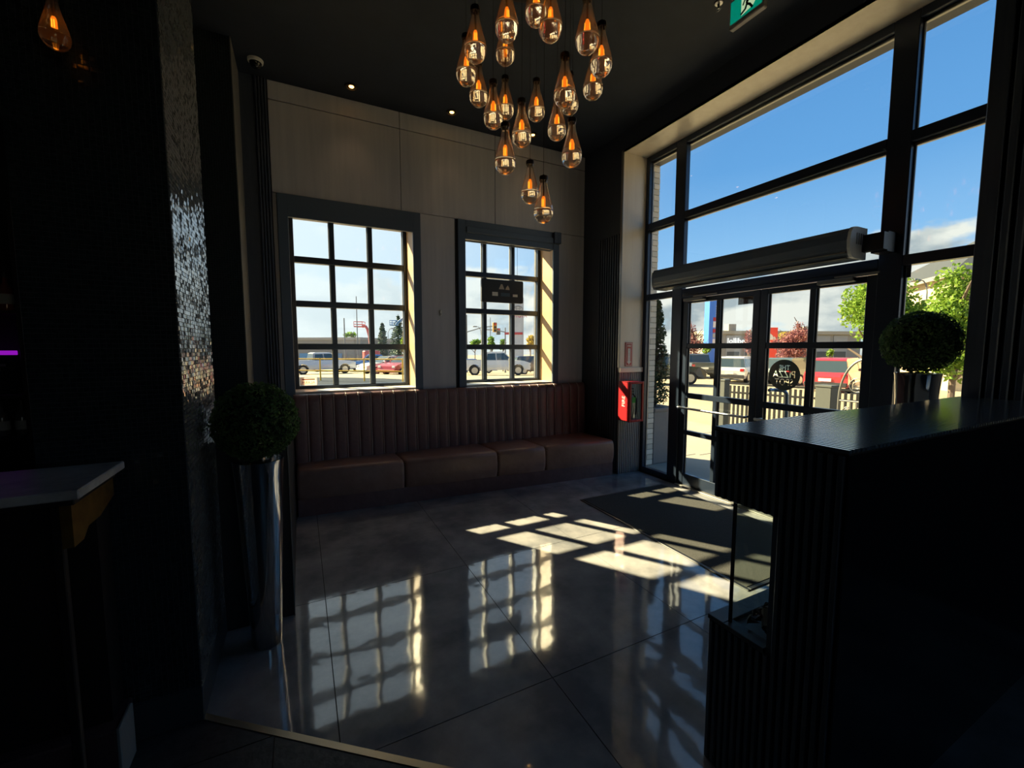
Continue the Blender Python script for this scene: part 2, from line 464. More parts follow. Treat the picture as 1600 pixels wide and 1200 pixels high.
def grid_window(name, x0, x1, bars, tan):
    w = struct(empty(name, (x0, YG, WZ0)))
    ztop = WZ1
    # casing on the room side
    mb = MB()
    cx0, cx1 = x0 - .09, x1 + .085
    mb.box(cx0, x0 + .004, YW - .028, YW + .004, 1.02, 3.125, .004); mb.box(x1 - .004, cx1, YW - .028, YW + .004, 1.02, 3.125, .004)
    mb.box(x0, x1, YW - .028, YW + .004, 2.905, 3.125, .004)
    mb.box(x0, x1, YW - .012, YW + .004, 1.02, WZ0 - .03, .003)
    obj('casing', mb, M['casing'], w)
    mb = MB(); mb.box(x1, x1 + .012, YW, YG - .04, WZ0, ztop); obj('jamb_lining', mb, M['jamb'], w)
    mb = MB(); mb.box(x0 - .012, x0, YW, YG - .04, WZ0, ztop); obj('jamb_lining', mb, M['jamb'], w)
    mb = MB(); mb.box(x0, x1, YW, YG - .04, ztop, ztop + .01); obj('head_lining', mb, M['casing'], w)
    mb = MB(); mb.box(x0 - .012, x1 + .012, YW - .010, YG - .02, WZ0 - .03, WZ0, .004); obj('sill', mb, M['sillm'], w)
    # sash
    rows = [1.17, 1.62, 2.09, 2.565, 3.0]
    f = MB()
    f.box(x0, x0 + .042, YG - .045, YG + .035, WZ0, ztop, .004); f.box(x1 - .042, x1, YG - .045, YG + .035, WZ0, ztop, .004)
    f.box(x0 + .042, x1 - .042, YG - .045, YG + .035, WZ0, WZ0 + .035, .004); f.box(x0 + .042, x1 - .042, YG - .045, YG + .035, 3.0, ztop, .004)
    obj('sash_frame', f, M['frame'], w)
    for bx in bars:
        mb = MB(); mb.box(bx - .026, bx + .026, YG - .036, YG + .028, WZ0 + .035, 3.0, .004); obj('muntin', mb, M['frame'], w)
    for bz in rows[1:-1]:
        mb = MB(); mb.box(x0 + .042, x1 - .042, YG - .04, YG + .03, bz - .033, bz + .033, .004); obj('muntin', mb, M['frame'], w)
    cols = [x0 + .03] + list(bars) + [x1 - .03]
    for a, b_ in zip(cols, cols[1:]):
        for c, d in zip(rows, rows[1:]):
            mb = MB(); mb.box(a + .012, b_ - .012, YG - .003, YG + .003, c + .01, d - .01); obj('pane', mb, M['pane'], w)
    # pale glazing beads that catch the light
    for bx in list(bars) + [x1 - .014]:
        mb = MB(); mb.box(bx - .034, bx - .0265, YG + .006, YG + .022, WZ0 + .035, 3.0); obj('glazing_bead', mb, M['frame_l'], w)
    return w
win1 = grid_window('window_1', *W1, (.362, .772), 1)
win2 = grid_window('window_2', *W2, (2.215, 2.632), 1)

# ------------------------------------------------------------------ entrance wall: corner pier, lintel and the stretch towards the counter
XI, XF = 3.56, 3.93
wall_right = struct(empty('wall_right'))
core = MB()
core.box(3.58, 4.06, 4.13, 5.40, -.1, CEIL + .5)
core.box(4.06, 4.295, 4.27, 5.40, -.1, CEIL + .5)
core.box(3.58, 4.30, .98, 4.27, 3.97, CEIL + .5)
core.box(3.60, 4.30, -4.3, .98, -.1, CEIL + .5)
obj('masonry', core, M['blackwall'], wall_right)
mb = MB(); mb.box(XI, 3.58, 4.13, YW, 0, CEIL); obj('wall_lining', mb, M['blackwall'], wall_right)
mb = MB(); mb.box(XI, 3.58, 1.0, 4.13, 3.95, CEIL); obj('wall_lining', mb, M['blackwall'], wall_right)
mb = MB(); mb.box(XI, XF + .02, .98, 4.11, 3.95, 3.97); obj('soffit_board', mb, M['reveal'], wall_right)
mb = MB(); mb.box(XI, XF + .02, 4.11, 4.13, 1.36, 3.97); obj('reveal_board', mb, M['reveal'], wall_right)
mb = MB(); mb.box(XI - .004, XI + .008, 4.102, 4.14, 1.36, 3.97, .002); obj('corner_bead', mb, M['frame_l'], wall_right)
mb = MB(); mb.box(XI, XF + .02, 4.085, 4.13, 1.30, 1.36, .004); obj('ledge', mb, M['reveal'], wall_right)
sl = None
for k in range(12):
    x = XI + .018 + .0305 * k
    if sl is None:
        mb = MB(); mb.box(-.011, .011, 4.100, 4.13, .0, 1.30, .005); sl = obj('slat', mb, M['flute_grey'], wall_right); sl.location = (x, 0, 0)
    else: share(sl, (x, 0, 0), wall_right, 'slat')
sl = None
for k in range(9):                                    # flutes beside the corner pier
    y = 4.16 + .045 * k
    if sl is None:
        mb = MB(); mb.box(XI - .016, XI + .004, -.012, .012, .0, 3.0, .005); sl = obj('slat', mb, M['flute'], wall_right); sl.location = (0, y, 0)
    else: share(sl, (0, y, 0), wall_right, 'slat')
mb = MB(); mb.box(3.585, 3.62, -1.5, 1.02, 0, CEIL); obj('wall_lining', mb, M['blackwall'], wall_right)
mb = MB(); mb.box(XI - .01, 4.0, .965, 1.045, 0, CEIL, .004); obj('corner_board', mb, M['flute'], wall_right)
sl = None
for k in range(26):
    y = .93 - .056 * k
    if sl is None:
        mb = MB(); mb.box(XI - .012, 3.59, -.017, .017, 0, CEIL, .006); sl = obj('slat', mb, M['flute'], wall_right); sl.location = (0, y, 0)
    else: share(sl, (0, y, 0), wall_right, 'slat')

# brick pier outside the left bay
pier = struct(empty('wall_pier'))
mb = MB(); mb.box(4.075, 4.305, 4.262, 5.44, -.1, 4.6); obj('mortar', mb, mat('mortar', (.35, .33, .29), .9), pier)
BR = [mat('brick_%d' % i, c, .8, bump=(40, .3, .01)) for i, c in enumerate(((.78, .70, .56), (.68, .60, .47), (.84, .75, .61)))]
protos = {}
for k in range(60):
    z = .0 + .072 * k
    split = .13 if k % 2 else .06
    for a, b_ in ((4.07, 4.07 + split), (4.07 + split, 4.31)):
        key = (round(b_ - a, 3), R.randrange(3))
        if key not in protos:
            mb = MB(); mb.box(.004, key[0] - .004, 4.25, 4.3, .004, .068, .003); o = obj('brick', mb, BR[key[1]], pier); o.location = (a, 0, z); protos[key] = o
        else: share(protos[key], (a, R.uniform(-.003, .003), z), pier, 'brick')

# ------------------------------------------------------------------ storefront glazing and doors
win3 = struct(empty('window_3', (XF, 4.1, 0)))
XO = XF + .065
def bar(name, y0, y1, z0, z1, parent, x0=XF, x1=XO, m=None):
    mb = MB(); mb.box(x0, x1, y0, y1, z0, z1, .004); return obj(name, mb, m or M['frame'], parent)
YA0, YA1 = 3.50, 3.645        # mullion A
YB0, YB1 = 1.52, 1.665        # mullion B
bar('jamb_frame', 4.055, 4.11, 0, 3.95, win3); bar('jamb_frame', 1.04, 1.10, 0, 3.95, win3)
bar('mullion', YA0, YA1, 0, 3.95, win3); bar('mullion', YB0, YB1, 0, 3.95, win3)
for y0, y1 in ((YA1, 4.055), (YB1, YA0), (1.10, YB0)):
    bar('head_frame', y0, y1, 3.885, 3.95, win3)
    bar('transom', y0, y1, 3.062, 3.142, win3)
    bar('transom', y0, y1, 2.20, 2.275, win3)
    bar('glazing_bead', y0, y1, 3.04, 3.062, win3, XF + .045, XF + .075, M['frame_l'])
    bar('glazing_bead', y0, y1, 3.862, 3.885, win3, XF + .045, XF + .075, M['frame_l'])
    mb = MB(); mb.box(XF + .040, XF + .046, y0, y1, 3.142, 3.885); obj('pane', mb, M['pane'], win3)
    mb = MB(); mb.box(XF + .040, XF + .046, y0, y1, 2.275, 3.062); obj('pane', mb, M['pane'], win3)
    if y0 != YB1:
        bar('sill_frame', y0, y1, 0, .07, win3)
        mb = MB(); mb.box(XF + .040, XF + .046, y0, y1, .07, 2.20); obj('pane', mb, M['pane'], win3)
for y in (4.044, YB0 - .012):
    bar('glazing_bead', y, y + .012, .07, 3.9, win3, XF + .05, XF + .068, M['frame_l'])
bar('header', YB1, YA0, 2.165, 2.20, win3)
def door(name, y0, y1, hinge_y, label):
    d = struct(empty(name, (XF, y1, 0)))
    ST = .068; xa, xb = XF + .02, XF + .075
    rails = [(.012, .145), (.605, .655), (1.03, 1.09), (1.60, 1.655), (2.11, 2.16)]
    ym = (y0 + y1) / 2
    bar('stile', y0, y0 + ST, .012, 2.16, d, xa, xb); bar('stile', y1 - ST, y1, .012, 2.16, d, xa, xb)
    bar('muntin', ym - .024, ym + .024, .145, 2.11, d, xa + .005, xb - .005)
    for z0, z1 in rails: bar('rail', y0 + ST, y1 - ST, z0, z1, d, xa + .003, xb - .003)
    for (za, zb), (zc, zd) in zip(rails, rails[1:]):
        for a, b_ in ((y0 + ST, ym - .024), (ym + .024, y1 - ST)):
            mb = MB(); mb.box(XF + .045, XF + .05, a, b_, zb, zc); obj('pane', mb, M['dpane'], d)
            bar('glazing_bead', b_ - .014, b_, zb, zc, d, XF + .052, XF + .064, M['frame_l'])
    pb = MB(); pb.cyl((XF - .055, y0 + .05, .925), (XF - .055, y1 - .04, .925), .013, n=10)
    for y in (y0 + .06, y1 - .06): pb.cyl((XF - .055, y, .925), (XF + .025, y, .925), .011, n=8)
    obj('push_bar', pb, M['steel'], d, 40)
    return d
d1 = door('door_1', 2.587, 3.495, 3.49, '')
d2 = door('door_2', 1.67, 2.578, 1.67, '')
for d, ya in ((d1, 3.44), (d2, 2.06)):
    mb = MB(); mb.box(XF - .05, XF + .018, ya - .26, ya, 2.125, 2.16, .006); obj('closer_body', mb, M['grey'], d)
    mb = MB(); mb.box(XF - .03, XF - .012, ya - .42, ya - .12, 2.168, 2.18); obj('closer_arm', mb, M['frame_l'], d)
# pull handle outside and the lock cylinders
h = MB(); hp = [(XF + .08, 2.49, 1.20), (XF + .16, 2.49, 1.20), (XF + .16, 2.40, 1.20), (XF + .16, 2.37, 1.17), (XF + .16, 2.36, .82), (XF + .16, 2.39, .77), (XF + .16, 2.49, .76), (XF + .08, 2.49, .76)]
h.tube(hp, .016, 10); obj('pull_handle', h, mat('blue_grey_steel', (.28, .36, .46), .3, .7), d2, 40)
mb = MB(); mb.lathe([(0, .0), (.016, .0), (.016, .02), (0, .02)], 14); mb.xf(Matrix.Translation((XF + .018, 2.61, .845)) @ Matrix.Rotation(-math.pi / 2, 4, 'Y')); obj('lock_cylinder', mb, M['steel'], d1, 40)
bar('threshold', YB1, YA0, -.002, .012, win3, XF - .03, XO, M['frame_l'])

# ------------------------------------------------------------------ mosaic column, rear pilaster and half-height partition at the left
def mosaic_face(mb, org, u, v, nu, nv, pu, pv, tilt, g=.0012, th=.004):
    """Glass tesserae: separate little slabs, each set a little out of true."""
    org, u, v = Vector(org), Vector(u), Vector(v); n = u.cross(v)
    for i in range(nu):
        for k in range(nv):
            du, dv = R.gauss(0, tilt), R.gauss(0, tilt)
            c = org + u * ((i + .5) * pu + (pu * .33 if k % 2 else 0) * 0) + v * ((k + .5) * pv)
            a, b_ = (pu / 2 - g), (pv / 2 - g)
            P = []
            for s1, s2 in ((-1, -1), (1, -1), (1, 1), (-1, 1)):
                P.append(c + u * (a * s1) + v * (b_ * s2) + n * (th + du * a * s1 + dv * b_ * s2))
            Q = [p - n * (th * .9 + (p - c).dot(n) - th) for p in P]
            o = len(mb.v)
            mb.v += [tuple(p) for p in P + Q]
            mb.f += [(o, o + 1, o + 2, o + 3)] + [(o + q, o + 4 + q, o + 4 + (q + 1) % 4, o + (q + 1) % 4) for q in range(4)]
colm = struct(empty('wall_column'))
CX0, CX1, CY0, CY1 = -.872, -.434, 2.115, 2.80
mb = MB(); mb.box(CX0, CX1, CY0, CY1, 0, CEIL); obj('column_core', mb, M['blackwall'], colm)
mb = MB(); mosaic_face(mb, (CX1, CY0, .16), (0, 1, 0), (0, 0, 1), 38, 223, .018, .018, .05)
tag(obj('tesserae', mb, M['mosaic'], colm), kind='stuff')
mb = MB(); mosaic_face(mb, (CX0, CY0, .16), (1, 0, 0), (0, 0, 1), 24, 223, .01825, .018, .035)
tag(obj('tesserae', mb, M['mosaic_shade'], colm), kind='stuff')
mb = MB(); mb.box(CX0 - .006, CX1 + .006, CY0 - .006, CY1 + .004, 0, .155, .003); obj('column_base', mb, mat('base_grey', (.05, .058, .065), .3), colm)
pil = struct(empty('wall_pilaster'))
mb = MB(); mb.box(-1.6, -.425, 4.385, 4.90, 0, CEIL); obj('pilaster_core', mb, M['blackwall'], pil)
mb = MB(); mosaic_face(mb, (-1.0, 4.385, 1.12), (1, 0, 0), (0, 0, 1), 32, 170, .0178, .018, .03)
tag(obj('tesserae', mb, M['mosaic_shade'], pil), kind='stuff')
mb = MB(); mb.box(-.427, -.42, 4.378, 4.884, 0, CEIL); obj('return_board', mb, mat('grey_return', (.16, .165, .17), .5), pil)
mb = MB(); mb.box(-.425, -.30, 4.876, 4.90, 0, CEIL); obj('back_board', mb, M['flute'], pil)
part = struct(empty('wall_partition'))
mb = MB(); mb.box(-.44, -.088, 2.745, 4.86, 0, 1.07, .004); obj('partition_body', mb, M['black'], part)
mb = MB(); mb.box(-.445, -.084, 2.74, 4.86, 1.07, 1.09, .003); obj('partition_cap', mb, M['casing'], part)
mb = MB(); mb.box(-.0885, -.0835, 2.738, 2.752, 0, 1.07); obj('edge_trim', mb, M['grey'], part)
# ------------------------------------------------------------------ upholstered bench
bench = thing('banquette_bench', 'long burgundy leather banquette with channelled back below the two grid windows', 'bench', (1.7, 4.4, 0))
def front_y(x): return lerp(4.36, 4.09, (x + .08) / 3.6)
def cushion(x0, x1):
    g = .004; x0 += g; x1 -= g
    z0, z1, r = .165, .452, .05
    mb = MB(); xs = [(x0, .022), (x0 + .008, .008), (x0 + .03, 0), (lerp(x0, x1, .5), -.004), (x1 - .03, 0), (x1 - .008, .008), (x1, .022)]
    rows = []
    for x, ins in xs:
        fy = front_y(x); ring = [(fy + .012 + ins, z0), (fy + ins * .6, z0 + .06), (fy - .004 + ins * .6, (z0 + z1) / 2), (fy + ins, z1 - r)]
        for k in range(1, 6):
            a = k / 6 * math.pi / 2
            ring.append((fy + ins + r * (1 - math.cos(a)), z1 - ins - r + r * math.sin(a)))
        ring += [(fy + r + ins, z1 - ins), (4.58, z1 - .012 - ins), (4.76, z1 - .02 - ins), (4.76, z0)]
        rows.append([(x, y, z) for y, z in ring])
    n = len(rows[0])
    mb.v = [p for r_ in rows for p in r_]
    for i in range(len(rows) - 1):
        for k in range(n):
            a, b_ = i * n + k, i * n + (k + 1) % n
            mb.f.append((a, a + n, b_ + n, b_)[::-1])
    mb.f.append(tuple(range(n))[::-1]); mb.f.append(tuple(range((len(rows) - 1) * n, len(rows) * n)))
    return obj('seat_cushion', mb, M['seatl'], bench, 50)
for x0, x1 in ((-.075, .92), (.92, 1.94), (1.94, 2.54), (2.54, 3.50)): cushion(x0, x1)
mb = MB(); mb.prism([(-.07, front_y(-.07) + .02), (3.49, front_y(3.49) + .02), (3.49, 4.87), (-.07, 4.87)], 'z', 0, .165); obj('base', mb, M['leather'], bench)
back = MB(); back.box(-.08, 3.545, 4.80, 4.852, .16, 1.10, .008); back = obj('backrest', back, M['leather'], bench)
def channel_mesh(w):
    mb = MB(); n = 10; rings = []
    for z, s, dy in ((.43, 1, -.03), (.75, 1, -.005), (1.03, 1, .0), (1.075, .97, .006), (1.103, .86, .018), (1.118, .62, .034), (1.128, .3, .05)):
        rings.append([(-w / 2 + w * k / n, 4.785 + dy - .016 * s * (max(0, 1 - abs(2 * k / n - 1) ** 3)) ** .5, z) for k in range(n + 1)])
    mb.v = [p for r_ in rings for p in r_]; q = n + 1
    for i in range(len(rings) - 1):
        for k in range(n): mb.f.append((i * q + k, i * q + k + 1, (i + 1) * q + k + 1, (i + 1) * q + k))
    # cap back to the board
    o = len(mb.v); mb.v += [(-w / 2 + w * k / n, 4.852, 1.118) for k in range(q)]
    for k in range(n): mb.f.append(((len(rings) - 1) * q + k, (len(rings) - 1) * q + k + 1, o + k + 1, o + k))
    return mb
NCH = 29; CW = 3.62 / NCH; ch = None
for k in range(NCH):
    x = -.078 + CW * (k + .5)
    if ch is None:
        ch = obj('channel', channel_mesh(CW), M['leather'], None, 0); ch.parent = back
        ch.location = (x - 1.7, -4.4, 0)
    else: share(ch, (x - 1.7, -4.4, 0), back, 'channel')
sm = None; PIP = mat('highlight_piping', (.46, .38, .36), .3)  # piping paler than the leather, its tone standing in for highlights along the seams
for k in range(1, NCH):
    x = -.078 + CW * k
    if sm is None:
        mb = MB(); mb.tube([(0, 4.744, .44), (0, 4.769, .75), (0, 4.774, 1.04), (0, 4.780, 1.085), (0, 4.800, 1.115), (0, 4.845, 1.126)], .0052, 6)
        sm = obj('highlight_piping', mb, PIP, None, 60); sm.parent = back; sm.location = (x - 1.7, -4.4, 0)
    else: share(sm, (x - 1.7, -4.4, 0), back, 'highlight_piping')
pipe = MB(); pipe.cyl((-.078, 4.81, .442), (3.53, 4.81, .442), .008, n=6); obj('piping', pipe, M['leather'], bench)

# ------------------------------------------------------------------ ribbed host counter with a see-through glazed niche
ctr = thing('host_counter', 'tall black ribbed host counter with a glazed niche near the doors', 'counter', (2.4, .82, 0))
X0, X1 = 1.375, 3.542
YN, YF, YM = .618, 1.036, .82
mb = MB(); mb.box(X0, X1, YN, YF, 1.05, 1.298); mb.box(X0, X1, YN, YM, 0, 1.05); mb.box(X0, X1, YM, YF, 0, .57); mb.box(2.55, X1, YM, YF, .57, 1.05)
obj('body', mb, M['ribside'], ctr)
mb = MB(); mb.box(X0 - .01, X1, YN - .008, YN, 0, 1.30, .003); obj('side_panel', mb, M['gloss_black'], ctr)
top = MB(); top.box(X0 - .013, X1, YN - .006, YF + .004, 1.298, 1.304); top = obj('top', top, M['black'], ctr)
s = None; k = 0
while X0 - .013 + .024 * (k + 1) < X1:
    x = X0 - .013 + .024 * k
    if s is None:
        mb = MB(); mb.box(0, .0165, YN - .006, YF + .004, 1.303, 1.315, .0015); s = obj('rib', mb, M['rib'], None); s.parent = top; s.location = (x - 2.4, -.82, 0)
    else: share(s, (x - 2.4, -.82, 0), top, 'rib')
    k += 1
pt = {}
for k in range(16):
    y = YN + .0262 * k
    spans = [(0, 1.298)] if y + .0262 <= YM + .002 else [(0, .57), (1.05, 1.298)]
    for z0, z1 in spans:
        if (z0, z1) not in pt:
            mb = MB(); mb.box(X0 - .013, X0, .0025, .0237, z0, z1, .005); o = obj('slat', mb, M['ribside'], ctr); o.location = (-2.4, y - .82, 0)
            o.data.transform(Matrix.Translation((2.4, .82, 0))); o.location = (-2.4, y - .82, 0)
            pt[(z0, z1)] = o
        else: share(pt[(z0, z1)], (-2.4, y - .82, 0), ctr, 'slat')
mb = MB(); mb.box(X0 - .014, 2.55, .972, YF + .002, .57, .588, .002); mb.box(X0 - .014, X0 + .04, YM, .972, .57, .588, .002); obj('niche_ledge', mb, mat('ledge_grey', (.075, .08, .085), .35), ctr)
mb = MB(); mb.box(X0 + .012, X0 + .018, YM, .968, .575, 1.05); obj('niche_pane', mb, M['pane'], ctr)
mb = MB(); mb.box(X0 + .012, 2.55, .962, .968, .575, 1.05); obj('niche_pane', mb, M['pane'], ctr)
mb = MB(); mb.box(X0 + .0105, X0 + .0195, .960, .9695, .575, 1.05); obj('glass_edge', mb, M['black'], ctr)
emb = MB()
for i in range(120):
    c = Vector((R.uniform(X0 + .05, 2.5), R.uniform(YM + .015, .945), .60 + R.uniform(0, .02))); r = R.uniform(.012, .026)
    vs = [c + Vector((R.uniform(-1, 1), R.uniform(-1, 1), R.uniform(-.7, 1))).normalized() * r for _ in range(6)]
    emb.add(vs, [(0, 1, 2), (0, 2, 3), (0, 3, 4), (0, 4, 1), (5, 2, 1), (5, 3, 2), (5, 4, 3), (5, 1, 4)])
tag(obj('ember_stones', emb, M['soil']), 'dark crushed stones filling the glazed niche of the black counter', 'stones', kind='stuff')
lg = thing('driftwood_log', 'small twisted driftwood piece lying on the stones in the counter niche', 'log', (1.55, .89, .60))
mb = MB(); mb.tube([(1.44, .86, .61), (1.50, .90, .635), (1.58, .895, .63), (1.66, .92, .645), (1.73, .90, .62)], .016, 7); obj('trunk', mb, mat('driftwood', (.11, .085, .065), .7), lg, 50)
mb = MB(); mb.tube([(1.54, .90, .635), (1.52, .87, .67), (1.545, .85, .69), (1.58, .86, .675)], .008, 6); obj('twig', mb, mat('driftwood_twig', (.22, .19, .16), .5), lg, 50)

# ------------------------------------------------------------------ entrance mat
m_ = thing('entrance_mat', 'black ribbed entrance mat on the tiles inside the glass doors', 'mat', (3.15, 2.6, 0))
mb = MB(); mb.box(2.615, 3.735, 1.705, 3.525, .001, .011, .003); obj('carpet', mb, M['mat'], m_)
mb = MB()
mb.box(2.585, 2.615, 1.675, 3.555, .001, .008, .003); mb.box(3.735, 3.765, 1.675, 3.555, .001, .008, .003)
mb.box(2.615, 3.735, 1.675, 1.705, .001, .008, .003); mb.box(2.615, 3.735, 3.525, 3.555, .001, .008, .003)
obj('rubber_border', mb, M['black'], m_)

# ------------------------------------------------------------------ ball topiaries in steel cones
def topiary(loc, label, seed):
    t = thing('ball_topiary', label, 'potted plant', loc, group=None)
    o = Vector(loc)
    mb = MB(); mb.lathe([(0, 0), (.068, 0), (.072, .012), (.080, .2), (.098, .6), (.112, .93), (.117, 1.0), (.121, 1.02), (.112, 1.02), (.106, .96), (0, .955)], 40, o)
    obj('pot', mb, M['chrome'], t, 35)
    mb = MB(); mb.lathe([(0, .965), (.105, .965), (.105, .95), (0, .95)], 20, o); obj('soil', mb, M['soil'], t)
    rr = random.Random(seed); cz = 1.222; rad = .197
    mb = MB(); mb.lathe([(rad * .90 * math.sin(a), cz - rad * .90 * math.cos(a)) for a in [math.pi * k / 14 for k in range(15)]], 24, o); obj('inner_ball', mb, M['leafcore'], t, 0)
    mb = MB()
    for i in range(5200):
        z = rr.uniform(-1, 1); a = rr.uniform(0, 2 * math.pi); q = (1 - z * z) ** .5
        n = Vector((q * math.cos(a), q * math.sin(a), z))
        bumpy = 1 + .035 * math.sin(9 * n.x + 4 * n.z) * math.sin(8 * n.y + 2)
        c = o + Vector((0, 0, cz)) + n * rad * bumpy * rr.uniform(.90, 1.03)
        d = (n + Vector((rr.gauss(0, .6), rr.gauss(0, .6), rr.gauss(0, .6)))).normalized()
        u = d.cross(Vector((rr.gauss(0, 1), rr.gauss(0, 1), rr.gauss(0, 1)))).normalized(); v = d.cross(u)
        L = rr.uniform(.008, .0135)
        mb.add([c - u * L, c - v * L * .5 + d * .002, c + u * L, c + v * L * .5 + d * .002], [(0, 1, 2, 3)])
    tag(obj('foliage', mb, M['leaf'], t), kind='stuff')
    return t
topiary((-.218, 2.545, 0), 'clipped boxwood ball in a tall polished steel cone beside the mosaic column', 3)
topiary((3.62, 1.275, .42), 'clipped boxwood ball in a steel pot behind the far end of the ribbed counter', 5)
pl = thing('display_plinth', 'low black plinth carrying the boxwood pot behind the counter', 'plinth', (3.62, 1.275, 0))
mb = MB(); mb.box(3.45, 3.79, 1.10, 1.45, .0, .405, .006); obj('plinth_body', mb, M['black'], pl)
mb = MB(); mb.box(3.44, 3.80, 1.09, 1.46, .405, .42, .004); obj('plinth_top', mb, M['casing'], pl)

# ------------------------------------------------------------------ marble-topped service bar and the back bar at the far left
st = thing('service_bar', 'dark service bar with white marble top and gilded end before the mosaic column', 'bar counter', (-1.4, 1.9, 0))
mb = MB(); mb.box(-2.6, -.615, 1.70, 2.075, 1.143, 1.173, .004); obj('marble_top', mb, M['marble'], st)
mb = MB(); mb.box(-2.6, -.640, 1.735, 2.06, 1.118, 1.143, .003); obj('moulding', mb, M['darkwood'], st)
br = MB(); br.prism([(1.735, 1.118), (2.06, 1.118), (2.06, 1.05), (1.98, 1.03), (1.93, 1.015), (1.84, 1.015), (1.80, .985), (1.735, .985)], 'x', -.675, -.648); obj('end_bracket', br, M['gold'], st)
mb = MB(); mb.box(-2.6, -.68, 1.99, 2.10, .20, 1.118); obj('front_panel', mb, M['darkwood'], st)
mb = MB(); mb.box(-.70, -.676, 1.74, 1.765, .0, 1.118, .003); obj('post', mb, M['darkwood'], st)
mb = MB(); mb.box(-2.6, -.655, 1.93, 2.105, 0, .205, .006); obj('kick_plinth', mb, M['plinth'], st)
mb = MB(); mb.box(-.656, -.642, 1.928, 2.06, 0, .21, .004); obj('plinth_end', mb, mat('pale_end', (.30, .29, .28), .6), st)  # end plate paler than the plinth

bb = thing('back_bar_shelf', 'dark back bar shelving in the gloom beyond the mosaic column', 'shelf', (-2.3, 4.3, 0))
for z in (.98, 1.28, 1.86):
    mb = MB(); mb.box(-3.2, -1.72, 4.15, 4.45, z - .025, z, .003); obj('shelf_board', mb, M['darkwood'], bb)
for x in (-3.2, -1.74):
    mb = MB(); mb.box(x, x + .03, 4.15, 4.45, 0, 2.6, .003); obj('upright', mb, M['darkwood'], bb)
mb = MB(); mb.box(-3.2, -1.72, 4.45, 4.47, 0, 2.6); obj('back_panel', mb, M['black'], bb)
BOT = [mat('bottle_glass_%d' % i, c, .08, spec=.7) for i, c in enumerate(((.10, .11, .11), (.30, .06, .04), (.05, .08, .05)))]
LAB = mat('bottle_label', (.55, .54, .50), .6)
def bottle(x, y, z, m, label, h=.26):
    t = thing('liquor_bottle', label, 'bottle', (x, y, z), group='bottles on the back bar')
    o = Vector((x, y, z))
    mb = MB(); mb.lathe([(0, 0), (.034, 0), (.036, .01), (.036, h * .55), (.028, h * .66), (.013, h * .74), (.012, h), (0, h)], 16, o); obj('glass_body', mb, m, t, 40)
    mb = MB(); mb.lathe([(.0365, h * .18), (.0368, h * .18), (.0368, h * .45), (.0365, h * .45)], 16, o); obj('paper_label', mb, LAB, t, 40)
    mb = MB(); mb.lathe([(0, h), (.0135, h - .03), (.0135, h + .006), (0, h + .006)], 12, o); obj('stopper', mb, M['black'], t, 40)
for k in range(4):
    bottle(-1.82 - .105 * k, 4.25, 1.861, BOT[(1, 0, 0, 2)[k]], ['red bottle at the near end of the upper back bar shelf', 'second bottle along the upper back bar shelf', 'third bottle along the upper back bar shelf', 'green bottle furthest along the upper back bar shelf'][k])
for k in range(4):
    bottle(-1.80 - .10 * k, 4.25, .981, BOT[(0, 0, 2, 0)[k]], ['clear bottle at the near end of the lower back bar shelf', 'second bottle along the lower back bar shelf', 'green bottle third along the lower back bar shelf', 'clear bottle furthest along the lower back bar shelf'][k], .24)
cb = thing('menu_screen', 'black menu display with a glowing purple strip on the back bar', 'display', (-2.1, 4.25, 1.281))
mb = MB(); mb.box(-2.5, -1.765, 4.20, 4.26, 1.281, 1.565, .005); obj('housing', mb, M['gloss_black'], cb)
mb = MB(); mb.box(-2.5, -1.768, 4.185, 4.20, 1.555, 1.585, .003); obj('light_strip', mb, glow('purple_led', (.36, .01, .62), .45), cb)
for z, w in ((1.485, .13), (1.45, .075)):
    mb = MB(); mb.box(-1.90 - w / 2, -1.90 + w / 2, 4.197, 4.2, z - .008, z + .008); obj('text_line', mb, M['grey'], cb)
bs = thing('bead_strand', 'hanging strand of dim smoky glass discs beyond the mosaic column', 'decoration', (-1.79, 4.05, 2.1))
mb = MB(); mb.cyl((-1.79, 4.05, 1.98), (-1.79, 4.05, CEIL), .002, n=6); obj('cord', mb, M['cord'], bs)
dm = mat('smoky_glass_disc', (.20, .22, .22), .12, .4)
for k in range(9):
    mb = MB(); mb.lathe([(0, -.028), (.016, -.02), (.022, 0), (.016, .02), (0, .028)], 14, (-1.79, 4.05, 2.02 + .10 * k), 1, .4); obj('disc', mb, dm, bs, 0)

